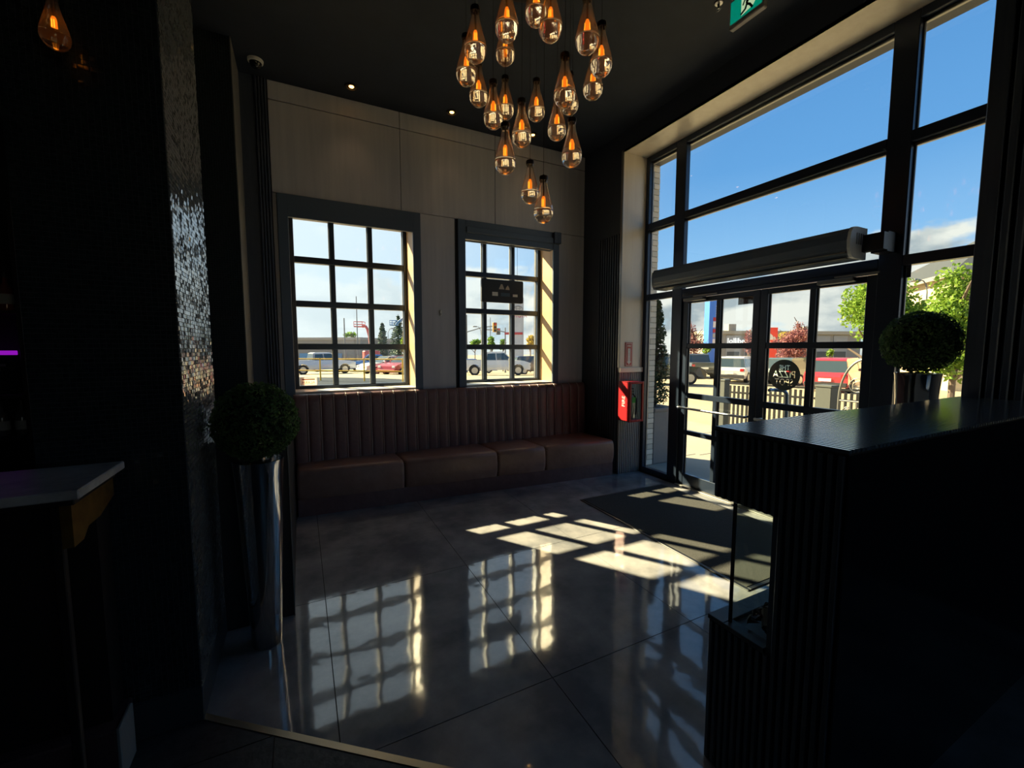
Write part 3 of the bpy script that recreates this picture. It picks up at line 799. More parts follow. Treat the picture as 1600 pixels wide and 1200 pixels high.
# ------------------------------------------------------------------ pendants: solid-bottomed blown glass drops on cords
PR_OUT = [(0, 0), (.018, .0025), (.034, .010), (.048, .023), (.058, .041), (.0622, .060), (.0618, .080), (.0580, .102), (.0512, .127), (.0440, .152), (.0368, .178), (.0302, .204), (.0250, .228), (.0224, .246), (.0222, .256), (.0255, .262), (.0255, .272), (.020, .276)]
PR_IN = [(.0175, .270), (.0190, .246), (.0218, .228), (.0270, .204), (.0334, .178), (.0405, .152), (.0476, .127), (.0540, .102), (.0570, .086), (.0545, .0765), (.044, .0725), (.022, .0705), (0, .070)]
def pendant_proto():
    t = empty('glass_pendant')
    mb = MB(); mb.lathe(PR_OUT + PR_IN, 40); obj('glass_drop', mb, M['dropglass'], t, 0)
    mb = MB(); mb.lathe([(0, .300), (.004, .300), (.006, .292), (.026, .288), (.0275, .282), (.0275, .262), (.0245, .262), (.0245, .274), (0, .274)], 24); obj('cap', mb, M['bronze'], t, 40)
    mb = MB(); mb.cyl((0, 0, .164), (0, 0, .274), .006, n=10); obj('lamp_holder', mb, M['bronze'], t, 40)
    bl = MB(); bl.lathe([(0, .088), (.008, .089), (.0120, .094), (.0128, .102), (.0128, .148), (.0105, .158), (.007, .165), (0, .165)], 14); bl = obj('bulb', bl, M['bulb'], t, 0)
    mb = MB()
    for sx in (-.0045, .0045): mb.cyl((sx, -.0122, .096), (sx, -.0122, .146), .0026, n=6); mb.cyl((sx, .0122, .096), (sx, .0122, .146), .0026, n=6)
    o = obj('filament', mb, M['filament'], None); o.parent = bl
    return t
GP = 'glass drop pendants of the entrance cluster'
PEND = [  # frame x, tip y, width, label
 (849, 349, 30.5, 'lowest glass drop pendant of the whole cluster'),
 (828, 319, 28.0, 'second lowest glass drop pendant, just beside the lowest one'),
 (789.5, 273, 33.0, 'glass drop pendant hanging lowest on the side towards the benches'),
 (893, 262, 31.5, 'glass drop pendant hanging lowest on the side towards the doors'),
 (815, 231, 31.0, 'glass drop pendant in the middle of the cluster with a downlight behind it'),
 (870, 220, 29.0, 'glass drop pendant directly above and beside the lowest door-side one'),
 (771, 202, 31.0, 'glass drop pendant with its cap level with its small neighbour near the cluster middle'),
 (838, 190, 27.0, 'small glass drop pendant alone in the cluster centre, a gap on either side'),
 (789.5, 187, 27.5, 'small glass drop pendant half hidden behind a nearer drop'),
 (890, 180, 27.0, 'glass drop pendant almost hidden behind the large centre-right drop'),
 (882, 168, 34.0, 'large glass drop pendant right of the cluster centre'),
 (748, 167, 29.0, 'third glass drop pendant down on the leftmost edge of the cluster'),
 (926, 156, 30.5, 'glass drop pendant lowest on the rightmost edge of the cluster'),
 (729, 134, 32.0, 'leftmost glass drop pendant of the cluster'),
 (939, 120, 34.0, 'rightmost glass drop pendant of the cluster'),
 (789.5, 102, 30.0, 'glass drop pendant peeping out below a larger drop near the top'),
 (743, 98, 35.0, 'uppermost fully visible glass drop pendant on the left edge'),
 (917, 84, 37.0, 'large glass drop pendant high on the right edge of the cluster'),
 (792, 65, 37.0, 'large glass drop pendant at the top edge, left of the paired drops'),
 (860, 65, 37.0, 'nearer glass drop of the overlapping pair at the top edge'),
 (838, 41, 36.0, 'further glass drop of the overlapping pair at the top edge'),
]
proto = pendant_proto()
drops = [proto] + [copy_tree(proto) for _ in range(len(PEND))]
for t, (px, py, w, lab) in zip(drops, PEND):
    d = FPX * .1244 / w
    p = sight(px, py, d)
    t.location = p; t.rotation_euler = (0, 0, R.uniform(0, 3))
    tag(t, lab, 'pendant lamp', GP)
    mb = MB(); mb.cyl((0, 0, .298), (0, 0, CEIL - .046 - p.z), .0012, n=5); obj('cord', mb, M['cord'], t, local=True)
PC = sum((Vector(t.location) for t in drops[:-1]), Vector()) / len(PEND); PC.z = CEIL
PRD = max((Vector((t.location.x, t.location.y, CEIL)) - PC).length for t in drops[:-1]) + .08
cn = thing('pendant_canopy', 'round dark ceiling plate that the cluster of glass drops hangs from', 'ceiling plate', tuple(PC))
mb = MB(); mb.lathe([(0, -.045), (PRD - .02, -.045), (PRD, -.03), (PRD, 0), (0, 0)], 48, PC); obj('plate', mb, M['bronze'], cn, 40)
p = sight(88, 78, 1.40)
t = drops[-1]; t.location = p; t.scale = (.62, .62, .62)
tag(t, 'lone small glass drop pendant in the dark corner before the mosaic column', 'pendant lamp')
mb = MB(); mb.cyl((0, 0, .298), (0, 0, (CEIL - p.z) / .62), .002, n=5); obj('cord', mb, M['cord'], t, local=True)

# ------------------------------------------------------------------ ceiling fittings
def downlight(x, y, label):
    t = thing('recessed_downlight', label, 'downlight', (x, y, CEIL - .012), group='downlights along the panelled wall')
    mb = MB(); mb.lathe([(.046, .0), (.062, .0), (.064, .006), (.060, .012), (.046, .012), (.044, .006)], 28, (x, y, CEIL - .012), closed=True); obj('ring', mb, M['bronze'], t, 40)
    mb = MB(); mb.lathe([(0, .004), (.020, .004), (.024, .009), (0, .011)], 20, (x, y, CEIL - .012)); obj('lamp', mb, M['warm'], t, 40)
    L = bpy.data.lights.new('downlight_lamp', 'SPOT'); L.energy = 1.0; L.color = (1, .62, .30); L.spot_size = math.radians(75); L.spot_blend = .8; L.shadow_soft_size = .04
    o = bpy.data.objects.new('downlight_beam', L); COL.objects.link(o); o.location = (x, y, CEIL - .03); o['kind'] = 'helper'
downlight(.552, 4.64, 'recessed downlight above the window nearest the mosaic column')
downlight(1.585, 4.63, 'recessed downlight above the panel between the two windows')
downlight(2.62, 4.66, 'recessed downlight seen behind the pendant cluster')
t = thing('dome_camera', 'small black dome camera on the ceiling above the fluted corner strip', 'camera', (-.26, 4.62, CEIL - .07))
mb = MB(); mb.lathe([(.05, .045), (.062, .05), (.064, .07), (0, .07), (0, .045)], 28, (-.26, 4.62, CEIL - .07)); obj('mount_ring', mb, M['white'], t, 40)
mb = MB(); mb.lathe([(0, 0), (.02, .003), (.037, .014), (.047, .03), (.05, .048)], 24, (-.26, 4.62, CEIL - .07)); obj('dome', mb, mat('smoked_dome', (.01, .01, .01), .05), t, 0)
t = thing('sprinkler_head', 'small chrome sprinkler head beside the green exit sign', 'sprinkler', (2.90, 2.33, CEIL - .06))
mb = MB(); mb.lathe([(0, .06), (.03, .06), (.028, .052), (.01, .05), (.008, .02), (.004, .016), (0, .016)], 20, (2.90, 2.33, CEIL - .06)); obj('escutcheon', mb, M['steel'], t, 40)
mb = MB(); mb.tube([(2.90, 2.318, CEIL - .04), (2.90, 2.312, CEIL - .055), (2.90, 2.33, CEIL - .06), (2.90, 2.348, CEIL - .055), (2.90, 2.342, CEIL - .04)], .0025, 6); obj('deflector', mb, M['steel'], t, 40)

# exit sign
EX, E0, E1, EZ0, EZ1 = 2.87, 1.955, 2.212, 3.895, 4.085
t = thing('exit_sign', 'green running man exit sign hanging under the ceiling before the glazing', 'sign', (EX + .02, 2.083, EZ0))
mb = MB(); mb.box(EX, EX + .045, E0, E1, EZ0, EZ1, .006); obj('housing', mb, mat('exit_housing', (.33, .32, .33), .5), t)
mb = MB(); mb.box(EX - .003, EX + .001, E0 + .012, E1 - .012, EZ0 + .03, EZ1 - .012); obj('green_face', mb, M['exit_g'], t)
def ey(u): return E1 - .012 - u * (E1 - E0 - .024)       # u: 0 left .. 1 right as seen from the room
def ez(v): return EZ0 + .03 + v * (EZ1 - EZ0 - .042)
mb = MB(); mb.prism([(ey(.36), ez(.06)), (ey(.36), ez(.95)), (ey(.80), ez(.95)), (ey(.80), ez(.30)), (ey(.72), ez(.16))], 'x', EX - .0045, EX - .002); obj('doorway_symbol', mb, M['exit_w'], t)
def limb(mb, pts, w):
    for (u0, v0), (u1, v1) in zip(pts, pts[1:]):
        a, b_ = Vector((ey(u0), ez(v0))), Vector((ey(u1), ez(v1))); d = (b_ - a).normalized() * w; q = Vector((-d.y, d.x))
        mb.prism([tuple(a - q - d * .4), tuple(b_ - q + d * .4), tuple(b_ + q + d * .4), tuple(a + q - d * .4)], 'x', EX - .0065, EX - .004)
mb = MB(); limb(mb, [(.58, .72), (.54, .42), (.50, .24), (.36, .12)], .007); limb(mb, [(.54, .42), (.64, .30), (.72, .10)], .007)
limb(mb, [(.60, .68), (.70, .56), (.76, .64)], .005); limb(mb, [(.57, .70), (.46, .62), (.42, .48)], .005); limb(mb, [(.58, .72), (.55, .50)], .010)
mb.prism([(ey(.63) + .010 * math.cos(a), ez(.84) + .010 * math.sin(a)) for a in [k * math.pi / 6 for k in range(12)]], 'x', EX - .0065, EX - .004)
obj('running_man', mb, mat('exit_dark', (.0, .06, .04), .5), t)
for y in (2.02, 2.15):
    mb = MB(); mb.cyl((EX + .022, y, EZ1), (EX + .022, y, CEIL), .006, n=8); obj('hanger_rod', mb, M['grey'], t)

# ------------------------------------------------------------------ air curtain over the doors
t = thing('air_curtain', 'long dark air curtain mounted above the glass doors', 'air curtain', (3.7, 2.65, 2.26))
prof = [(3.60, 2.285), (3.583, 2.33), (3.578, 2.385), (3.59, 2.44), (3.615, 2.475), (3.66, 2.482), (3.80, 2.482), (3.80, 2.262), (3.66, 2.262), (3.62, 2.268)]
mb = MB(); mb.prism(prof, 'y', 1.712, 3.60); obj('casing', mb, M['casing'], t)
c0 = Vector((3.70, 2.372))
pc = [tuple(c0 + (Vector(q) - c0) * 1.03) for q in prof]
ec = MB(); ec.prism(pc, 'y', 1.69, 1.712); ec = obj('end_cap', ec, mat('grey_cap', (.74, .78, .82), .3), t)
for k in range(4):
    mb = MB(); mb.box(3.655 + .028 * k, 3.668 + .028 * k, 1.686, 1.691, 2.36, 2.44, .001); o = obj('vent_slot', mb, M['grey'], None); o.parent = ec; o.location = Vector((0, 0, 0)) - Vector((3.7, 2.65, 2.26))
mb = MB(); mb.prism(pc, 'y', 3.60, 3.62); obj('end_cap', mb, M['casing'], t)
mb = MB(); mb.box(3.60, 3.66, 1.73, 3.58, 2.2615, 2.266); obj('air_slot', mb, M['black'], t)
mb = MB(); mb.box(3.577, 3.60, 1.72, 3.59, 2.296, 2.303); obj('trim_line', mb, M['frame_l'], t)
for y0 in (1.56, 3.53):
    mb = MB(); mb.box(3.80, 3.93, y0, y0 + .10, 2.30, 2.44); mb.box(3.74, 3.80, y0, y0 + .165, 2.31, 2.43); obj('bracket', mb, M['black'], t)

# ------------------------------------------------------------------ extinguisher cabinet and sign on the reveal
t = thing('extinguisher_cabinet', 'red fire extinguisher cabinet with a clear front beside the doors', 'cabinet', (3.66, 3.99, .70))
ca, cb_, ya, yb, za, zb = 3.545, 3.765, 3.885, 4.095, .705, 1.195
mb = MB(); mb.box(ca, ca + .012, ya + .02, yb, za, zb, .003); mb.box(ca, cb_, ya + .02, yb, zb - .012, zb, .003); mb.box(ca, cb_, ya + .02, yb, za, za + .012, .003); obj('shell', mb, M['red'], t)
mb = MB(); w = .026
mb.box(ca - .004, ca + w, ya, ya + .024, za - .004, zb + .004, .005); mb.box(cb_ - w, cb_ + .004, ya, ya + .024, za - .004, zb + .004, .005)
mb.box(ca + w, cb_ - w, ya, ya + .024, zb - w, zb + .004, .005); mb.box(ca + w, cb_ - w, ya, ya + .024, za - .004, za + w, .005)
fr = obj('front_frame', mb, M['red'], t)
mb = MB(); mb.box(ca + w, cb_ - w, ya + .010, ya + .013, za + w, zb - w); o = obj('clear_pane', mb, M['pane'], None); o.parent = fr; o.location = (-3.66, -3.99, -.70)
mb = MB(); mb.box(cb_ - .004, cb_, ya + .024, yb, za, zb); obj('clear_side', mb, M['pane'], t)
mb = MB(); mb.lathe([(.006, 0), (.013, .003), (.006, .006)], 12); mb.xf(Matrix.Translation((3.655, ya - .001, za + .012)) @ Matrix.Rotation(math.pi / 2, 4, 'X')); obj('pull_ring', mb, M['red'], t)
text('lettering', 'FIRE', .075, M['white'], t, (ca - .002, 3.995, .95), (0, 0, 1), (0, 1, 0))
fx = thing('fire_extinguisher', 'small fire extinguisher with a green tag inside the red cabinet', 'fire extinguisher', (3.66, 4.0, .718))
o3 = Vector((3.66, 4.0, .718))
mb = MB(); mb.lathe([(0, 0), (.045, 0), (.05, .01), (.05, .24), (.04, .275), (.015, .30), (0, .30)], 24, o3); obj('cylinder', mb, mat('extinguisher_silver', (.62, .60, .55), .25, .6), fx, 40)
mb = MB(); mb.lathe([(0, .30), (.016, .30), (.016, .345), (0, .345)], 14, o3); mb.box(3.60, 3.70, 3.99, 4.01, 1.055, 1.075, .004); mb.box(3.61, 3.70, 3.99, 4.01, 1.095, 1.108, .004); obj('valve', mb, M['black'], fx, 40)
mb = MB(); mb.tube([(3.675, 3.975, 1.04), (3.71, 3.955, .98), (3.705, 3.945, .86), (3.70, 3.948, .78)], .009, 8); obj('hose', mb, M['black'], fx, 40)
mb = MB(); mb.box(3.63, 3.685, 3.938, 3.940, .93, 1.0); obj('inspection_tag', mb, mat('green_tag', (.10, .55, .10), .5), fx)

t = thing('extinguisher_sign', 'narrow red and white fire extinguisher arrow sign above the red cabinet', 'sign', (3.707, 4.105, 1.375))
sx0, sx1, sz0, sz1 = 3.648, 3.768, 1.375, 1.675
mb = MB(); mb.box(sx0, sx1, 4.102, 4.109, sz0, sz1, .002); obj('plate', mb, M['red'], t)
mb = MB(); mb.box(sx0 + .010, sx1 - .010, 4.1005, 4.1022, sz0 + .010, sz1 - .010); mb = obj('white_border', mb, M['white'], t)
mb = MB(); mb.box(sx0 + .015, sx1 - .015, 4.0995, 4.1007, sz0 + .015, sz1 - .015); obj('red_field', mb, M['red'], t)
cx = (sx0 + sx1) / 2
mb = MB(); mb.prism([(cx - .020, sz1 - .075), (cx - .020, sz0 + .06), (cx - .034, sz0 + .06), (cx, sz0 + .022), (cx + .034, sz0 + .06), (cx + .020, sz0 + .06), (cx + .020, sz1 - .075)], 'y', 4.0985, 4.0997); obj('arrow', mb, M['white'], t)
text('lettering', 'FIRE', .034, M['white'], t, (cx, 4.0992, sz1 - .045), (1, 0, 0), (0, 0, 1))
for k, chh in enumerate('EXTINGUISHER'):
    text('lettering', chh, .0165, M['red'], t, (cx, 4.0983, sz1 - .088 - .0122 * k), (1, 0, 0), (0, 0, 1))

# ------------------------------------------------------------------ at the windows
t = thing('roller_blind', 'rolled-up dark blind across the head of the window beside the doors', 'blind', (2.43, 4.85, 2.9))
mb = MB(); mb.cyl((1.83, 4.905, 2.955), (3.035, 4.905, 2.955), .045, n=20); obj('roll', mb, M['casing'], t, 40)
mb = MB(); mb.box(1.82, 3.045, 4.822, 4.85, 2.975, 3.045, .006); obj('fascia', mb, M['casing'], t)
mb = MB(); mb.box(1.83, 3.03, 4.90, 4.912, 2.885, 2.905, .003); obj('bottom_bar', mb, M['grey'], t)
mb = MB(); mb.box(3.03, 3.14, 4.80, 4.856, 2.975, 3.12, .006); mb.box(3.035, 3.05, 4.85, 4.93, 2.90, 3.0); obj('end_bracket', mb, M['flute'], t)
mb = MB(); mb.tube([(3.037, 4.90, 2.93), (3.037, 4.90, 1.9)], .0015, 5); obj('pull_cord', mb, M['grey'], t)

t = thing('hanging_sign', 'dark back of an illuminated sign hung in the window beside the doors', 'sign', (2.42, 5.1, 2.2))
n = []
for cxx, czz, a0 in ((2.702, 2.477, 0), (2.137, 2.477, 90), (2.137, 2.222, 180), (2.702, 2.222, 270)):
    n += [(cxx + .02 * math.cos(math.radians(a0 + a)), czz + .02 * math.sin(math.radians(a0 + a))) for a in (0, 30, 60, 90)]
mb = MB(); mb.prism(n, 'y', 5.09, 5.125); obj('backing', mb, M['black'], t)
tri = mat('sign_motif', (.50, .44, .38), .5)
mb = MB(); mb.prism([(2.36, 2.375), (2.44, 2.375), (2.41, 2.44), (2.39, 2.44)], 'y', 5.087, 5.0905); obj('motif', mb, tri, t)
mb = MB(); mb.prism([(2.455, 2.372), (2.515, 2.372), (2.51, 2.40), (2.49, 2.43), (2.465, 2.40)], 'y', 5.087, 5.0905); obj('motif', mb, mat('sign_motif_b', (.6, .52, .42), .5), t)
mb = MB(); mb.box(2.265, 2.345, 5.087, 5.0905, 2.285, 2.335); obj('paper_label', mb, M['white'], t)
mb = MB(); mb.box(2.565, 2.635, 5.087, 5.0905, 2.285, 2.318); obj('paper_label', mb, M['white'], t)
mb = MB(); mb.box(2.39, 2.52, 5.087, 5.0905, 2.285, 2.33); obj('caption', mb, mat('blue_caption', (.05, .09, .14), .5), t)
for x in (2.2, 2.64):
    mb = MB(); mb.cyl((x, 5.107, 2.495), (x, 5.107, 3.04), .002, n=5); obj('cord', mb, M['cord'], t)
ac_ = leaf_mat('alarm_card', (.92, .70, .58), (.95, .76, .66), .6, .8)
def alarm(name, x, z, label):
    t = thing(name, label, 'sticker', (x, YG - .005, z))
    mb = MB(); mb.box(x, x + .17, YG - .0075, YG - .0045, z, z + .085); obj('card', mb, ac_, t)
    text('lettering', 'ALARM', .042, M['red'], t, (x + .085, YG - .0085, z + .028), (-1, 0, 0), (0, 0, 1), extrude=-.001)
    mb = MB(); mb.box(x + .02, x + .15, YG - .0095, YG - .0078, z + .06, z + .072); obj('band', mb, M['red'], t)
alarm('alarm_sticker', -.012, 1.188, 'small pale alarm sticker low in the window nearest the mosaic column')
t = thing('wall_sensor', 'small white sensor on the panel between the two grid windows', 'sensor', (1.5, YW, 1.99))
mb = MB(); mb.box(1.49, 1.512, YW - .018, YW, 1.985, 2.05, .004); obj('cover', mb, M['white'], t); mb = MB(); mb.box(1.496, 1.506, YW - .0195, YW - .017, 1.995, 2.012); obj('lens', mb, M['grey'], t)

# decals on the door glass, meant to be read from outside
GX = XF + .052
t = thing('pizza_decal', 'round grey pizza decal on the glass of the door beside the counter', 'decal', (GX, 2.30, 1.3))
dc = sight(1225, 586, 1); k_ = GX / dc.x; DY, DZ = dc.y * k_, 1.6 + (dc.z - 1.6) * k_; DR = .142
def text_loops(body, size, squash):
    cu = bpy.data.curves.new('stencil', 'FONT'); cu.body = body; cu.size = 1; cu.align_x = 'CENTER'; cu.align_y = 'CENTER'; cu.resolution_u = 3
    o = bpy.data.objects.new('stencil', cu); COL.objects.link(o)
    me = bpy.data.meshes.new_from_object(o.evaluated_get(bpy.context.evaluated_depsgraph_get()))
    key = [(round(v.co.x, 5), round(v.co.y, 5)) for v in me.vertices]
    E = set()
    for p in me.polygons:
        vv = list(p.vertices)
        for i, j in zip(vv, vv[1:] + vv[:1]): E.add((key[i], key[j]))
    nxt = {i: j for i, j in E if (j, i) not in E}
    loops = []
    while nxt:
        st_ = next(iter(nxt)); c = st_; lp = []
        while c in nxt: lp.append((c[0] * size * squash, c[1] * size)); c = nxt.pop(c)
        if len(lp) > 2: loops.append(lp)
    bpy.data.objects.remove(o); bpy.data.curves.remove(cu); bpy.data.meshes.remove(me)
    return loops
def stencil(rows, rad):
    """A round foil with the words cut out of it."""
    cu = bpy.data.curves.new('foil', 'CURVE'); cu.dimensions = '2D'; cu.fill_mode = 'BOTH'
    lps = [[(rad * math.cos(k * math.pi / 24), rad * math.sin(k * math.pi / 24)) for k in range(48)]]
    for body, size, sq, dz in rows: lps += [[(x, y + dz) for x, y in lp] for lp in text_loops(body, size, sq)]
    for lp in lps:
        sp = cu.splines.new('POLY'); sp.points.add(len(lp) - 1); sp.use_cyclic_u = True
        for q, (x, y) in zip(sp.points, lp): q.co = (x, y, 0, 1)
    o = bpy.data.objects.new('foil', cu); COL.objects.link(o)
    me = bpy.data.meshes.new_from_object(o.evaluated_get(bpy.context.evaluated_depsgraph_get()))
    mb = MB(); mb.v = [(GX, DY + v.co.x, DZ + v.co.y) for v in me.vertices]; mb.f = [tuple(p.vertices) for p in me.polygons]
    bpy.data.objects.remove(o); bpy.data.curves.remove(cu); bpy.data.meshes.remove(me)
    return mb
obj('foil_disc', stencil([('THE', .060, .9, .068), ('PIZZA', .092, .82, .004), ('SPOT', .086, .82, -.068)], DR), mat('decal_grey', (.22, .215, .21), .7), t)
def glass_card(name, pxs, pys, label, col, words=None):
    a = sight(pxs[0], pys[0], 1); b_ = sight(pxs[1], pys[1], 1)
    y0, z0 = a.y * GX / a.x, 1.6 + (a.z - 1.6) * GX / a.x; y1, z1 = b_.y * GX / b_.x, 1.6 + (b_.z - 1.6) * GX / b_.x
    t = thing(name, label, 'sticker', (GX, (y0 + y1) / 2, min(z0, z1)))
    x = XF + (.0515 if words else .052)
    mb = MB(); mb.box(x, x + .0012, y1, y0, min(z0, z1), max(z0, z1)); obj('card', mb, mat(name + '_card', col, .6), t)
    if words: text('lettering', words, .036, mat(name + '_ink', (.42, .22, .20), .6), t, (x - .0005, (y0 + y1) / 2, (z0 + z1) / 2 - .015), (0, 1, 0), (0, 0, 1), extrude=-.001)
    mb = MB(); mb.box(x - .0012, x, y1 + .015, y0 - .015, max(z0, z1) - .026, max(z0, z1) - .014); obj('band', mb, mat(name + '_band', tuple(min(1, c * 1.7) for c in col), .6), t)
glass_card('door_sticker', (1154, 1178), (462, 474), 'small dark alarm sticker in the top corner of the first door', (.14, .085, .085), 'ALARM')
glass_card('window_sticker', (1401, 1423), (415, 433), 'small dark sticker high in the side pane above the boxwood behind the counter', (.09, .085, .08))
# ------------------------------------------------------------------ outdoors: ground
def gz(x, y): return -.028 * max(0, x - 5) - .035 * max(0, y - 24) - .02
M['lot'] = mat('pale_concrete_lot', (.31, .25, .155), .9, noise=((.37, .305, .195), .35, 6), bump=(8, .1, .02))
M['asphalt_shade'] = mat('shaded_asphalt', (.040, .050, .066), .95, spec=.05, noise=((.052, .064, .080), .6, 6))  # shadow lying across the lane, painted as a dark blue-grey surface
M['walk'] = mat('concrete_walk', (.27, .245, .20), .85, noise=((.31, .285, .235), .9, 5))
def ground_patch(name, xs, ys, dz, m, parent):
    mb = MB()
    for x in xs:
        for y in ys: mb.v.append((x, y, gz(x, y) + dz))
    q = len(ys)
    for i in range(len(xs) - 1):
        for k in range(q - 1): mb.f.append((i * q + k, (i + 1) * q + k, (i + 1) * q + k + 1, i * q + k + 1))
    return obj(name, mb, m, parent)
gr = struct(empty('ground'))
gx = [-160, -90, -50, -25, -10, 0, 4.05, 5, 8, 14, 22, 32, 45, 60, 90, 140, 220]
gy = [-120, -60, -30, -12, 0, 5.3, 12, 20, 24, 28, 34, 42, 55, 75, 110, 170, 260]
mb = MB()
for x in gx:
    for y in gy: mb.v.append((x, y, gz(min(x, 60), min(y, 60)) - (.02 if not (x < 4.06 and y < 5.4) else .3)))
q = len(gy)
for i in range(len(gx) - 1):
    for k in range(q - 1):
        mb.f.append((i * q + k, (i + 1) * q + k, (i + 1) * q + k + 1, i * q + k + 1))
obj('parking_lot', mb, M['lot'], gr)
# paving slabs before the doors
wk = struct(empty('pavement'))
for i in range(3):
    for k in range(6):
        x0, y0 = 4.06 + 1.3 * i, -.6 + 1.25 * k
        mb = MB(); zc = gz(x0 + .6, y0); mb.box(x0 + .006, x0 + 1.294, y0 + .006, y0 + 1.244, zc - .06, zc + .012, .004); obj('paving_slab', mb, M['walk'], wk)
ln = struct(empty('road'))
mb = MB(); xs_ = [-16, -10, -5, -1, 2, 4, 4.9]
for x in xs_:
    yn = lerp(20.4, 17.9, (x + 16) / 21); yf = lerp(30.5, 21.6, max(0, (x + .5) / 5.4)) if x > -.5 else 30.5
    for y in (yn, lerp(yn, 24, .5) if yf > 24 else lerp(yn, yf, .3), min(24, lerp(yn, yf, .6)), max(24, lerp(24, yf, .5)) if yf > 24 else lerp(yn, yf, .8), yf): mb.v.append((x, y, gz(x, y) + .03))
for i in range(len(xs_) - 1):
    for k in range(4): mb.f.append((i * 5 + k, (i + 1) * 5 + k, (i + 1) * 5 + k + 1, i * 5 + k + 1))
obj('shaded_lane', mb, M['asphalt_shade'], ln)
mb = MB(); mb.prism([(-14, 19.9), (4.8, 17.25), (4.84, 17.5), (-14, 20.15)], 'z', -.1, .10); obj('kerb', mb, M['walk'], ln)

# ------------------------------------------------------------------ plants
def leaves(mb, c, rx, ry, rz, n, size, rr, shell=.55):
    c = Vector(c)
    for i in range(n):
        d = Vector((rr.gauss(0, 1), rr.gauss(0, 1), rr.gauss(0, 1))).normalized(); r = rr.uniform(shell, 1.03)
        p = c + Vector((d.x * rx * r, d.y * ry * r, d.z * rz * r))
        u = Vector((rr.gauss(0, 1), rr.gauss(0, 1), rr.gauss(0, 1))).normalized(); v = u.cross(Vector((rr.gauss(0, 1), rr.gauss(0, 1), rr.gauss(0, 1)))).normalized()
        s = size * rr.uniform(.6, 1.3)
        mb.add([p - u * s, p - v * s * .55, p + u * s, p + v * s * .55], [(0, 1, 2, 3)])
LEAF = {'lime': leaf_mat('lime_leaf', (.12, .24, .025), (.27, .38, .05), .5, .45), 'green': leaf_mat('green_leaf', (.10, .22, .04), (.24, .38, .08), .5, .4),
        'plum': leaf_mat('plum_leaf', (.20, .07, .09), (.40, .17, .15), .5, .4), 'fir': leaf_mat('fir_needles', (.035, .075, .045), (.09, .14, .09), .6, .2),
        'gold': leaf_mat('gold_leaf', (.35, .30, .05), (.55, .40, .10), .5, .5), 'cyp': leaf_mat('cypress', (.020, .045, .018), (.06, .10, .035), .6, .2)}
BARK = mat('bark', (.12, .085, .065), .9)
def tree(name, label, px, d, ytop, ybot, halfw, kind, seed, n=1500, size=.13, blobs=7, group=None, dens=.35):
    rr = random.Random(seed)
    top = sight(px, ytop, d); b0 = Vector((top.x, top.y, gz(top.x, top.y)))
    bot = sight(px, ybot, d).z; w = halfw / FPX * d
    t = thing(name, label, 'tree', tuple(b0), group=group)
    mb = MB(); H = top.z - b0.z
    mb.cyl(b0, b0 + Vector((0, 0, H * .72)), .035 * H * .55, .012 * H, 8)
    for k in range(9):
        a = rr.uniform(0, 6.28); z = lerp(max(bot, b0.z + .25 * H), top.z, rr.uniform(.05, .75))
        p0 = Vector((b0.x, b0.y, z - .1 * H)); p1 = Vector((b0.x + w * .75 * math.cos(a), b0.y + w * .75 * math.sin(a), z + .08 * H)); mb.cyl(p0, p1, .012 * H, .004 * H, 5)
    obj('trunk', mb, BARK, t, 40)
    mb = MB(); cz = (bot + top.z) / 2; hz = (top.z - bot) / 2
    for k in range(blobs):
        a = rr.uniform(0, 6.28); q = rr.uniform(.15, .6); zz = rr.uniform(-.6, .62); s = (1 - .45 * abs(zz))
        leaves(mb, (b0.x + w * q * s * math.cos(a), b0.y + w * q * s * math.sin(a), cz + hz * zz), w * .48, w * .48, hz * .40, n // blobs, size, rr, dens)
    tag(obj('foliage', mb, LEAF[kind], t), kind='stuff')
    return t
def fir(name, label, px, d, ytop, seed, halfw, group=None):
    rr = random.Random(seed); top = sight(px, ytop, d); b0 = Vector((top.x, top.y, gz(top.x, top.y))); H = top.z - b0.z; w = halfw / FPX * d
    t = thing(name, label, 'tree', tuple(b0), group=group)
    mb = MB(); mb.cyl(b0, top, .02 * H, .004 * H, 8); obj('trunk', mb, BARK, t)
    mb = MB()
    for lv in range(26):
        f = lv / 26; z = lerp(b0.z + .08 * H, top.z - .01 * H, f); rad = w * (1 - f) ** .85 * rr.uniform(.75, 1.15) + .04
        for k in range(14):
            a = rr.uniform(0, 6.28); tip = Vector((b0.x + rad * math.cos(a), b0.y + rad * math.sin(a), z - rad * .28)); base = Vector((b0.x, b0.y, z + rad * .1))
            for s in range(9):
                p = base.lerp(tip, rr.uniform(.2, 1)); leaves(mb, p, .14, .14, .08, 1, .13 + .05 * rr.random(), rr, .3)
    tag(obj('foliage', mb, LEAF['fir'], t), kind='stuff')

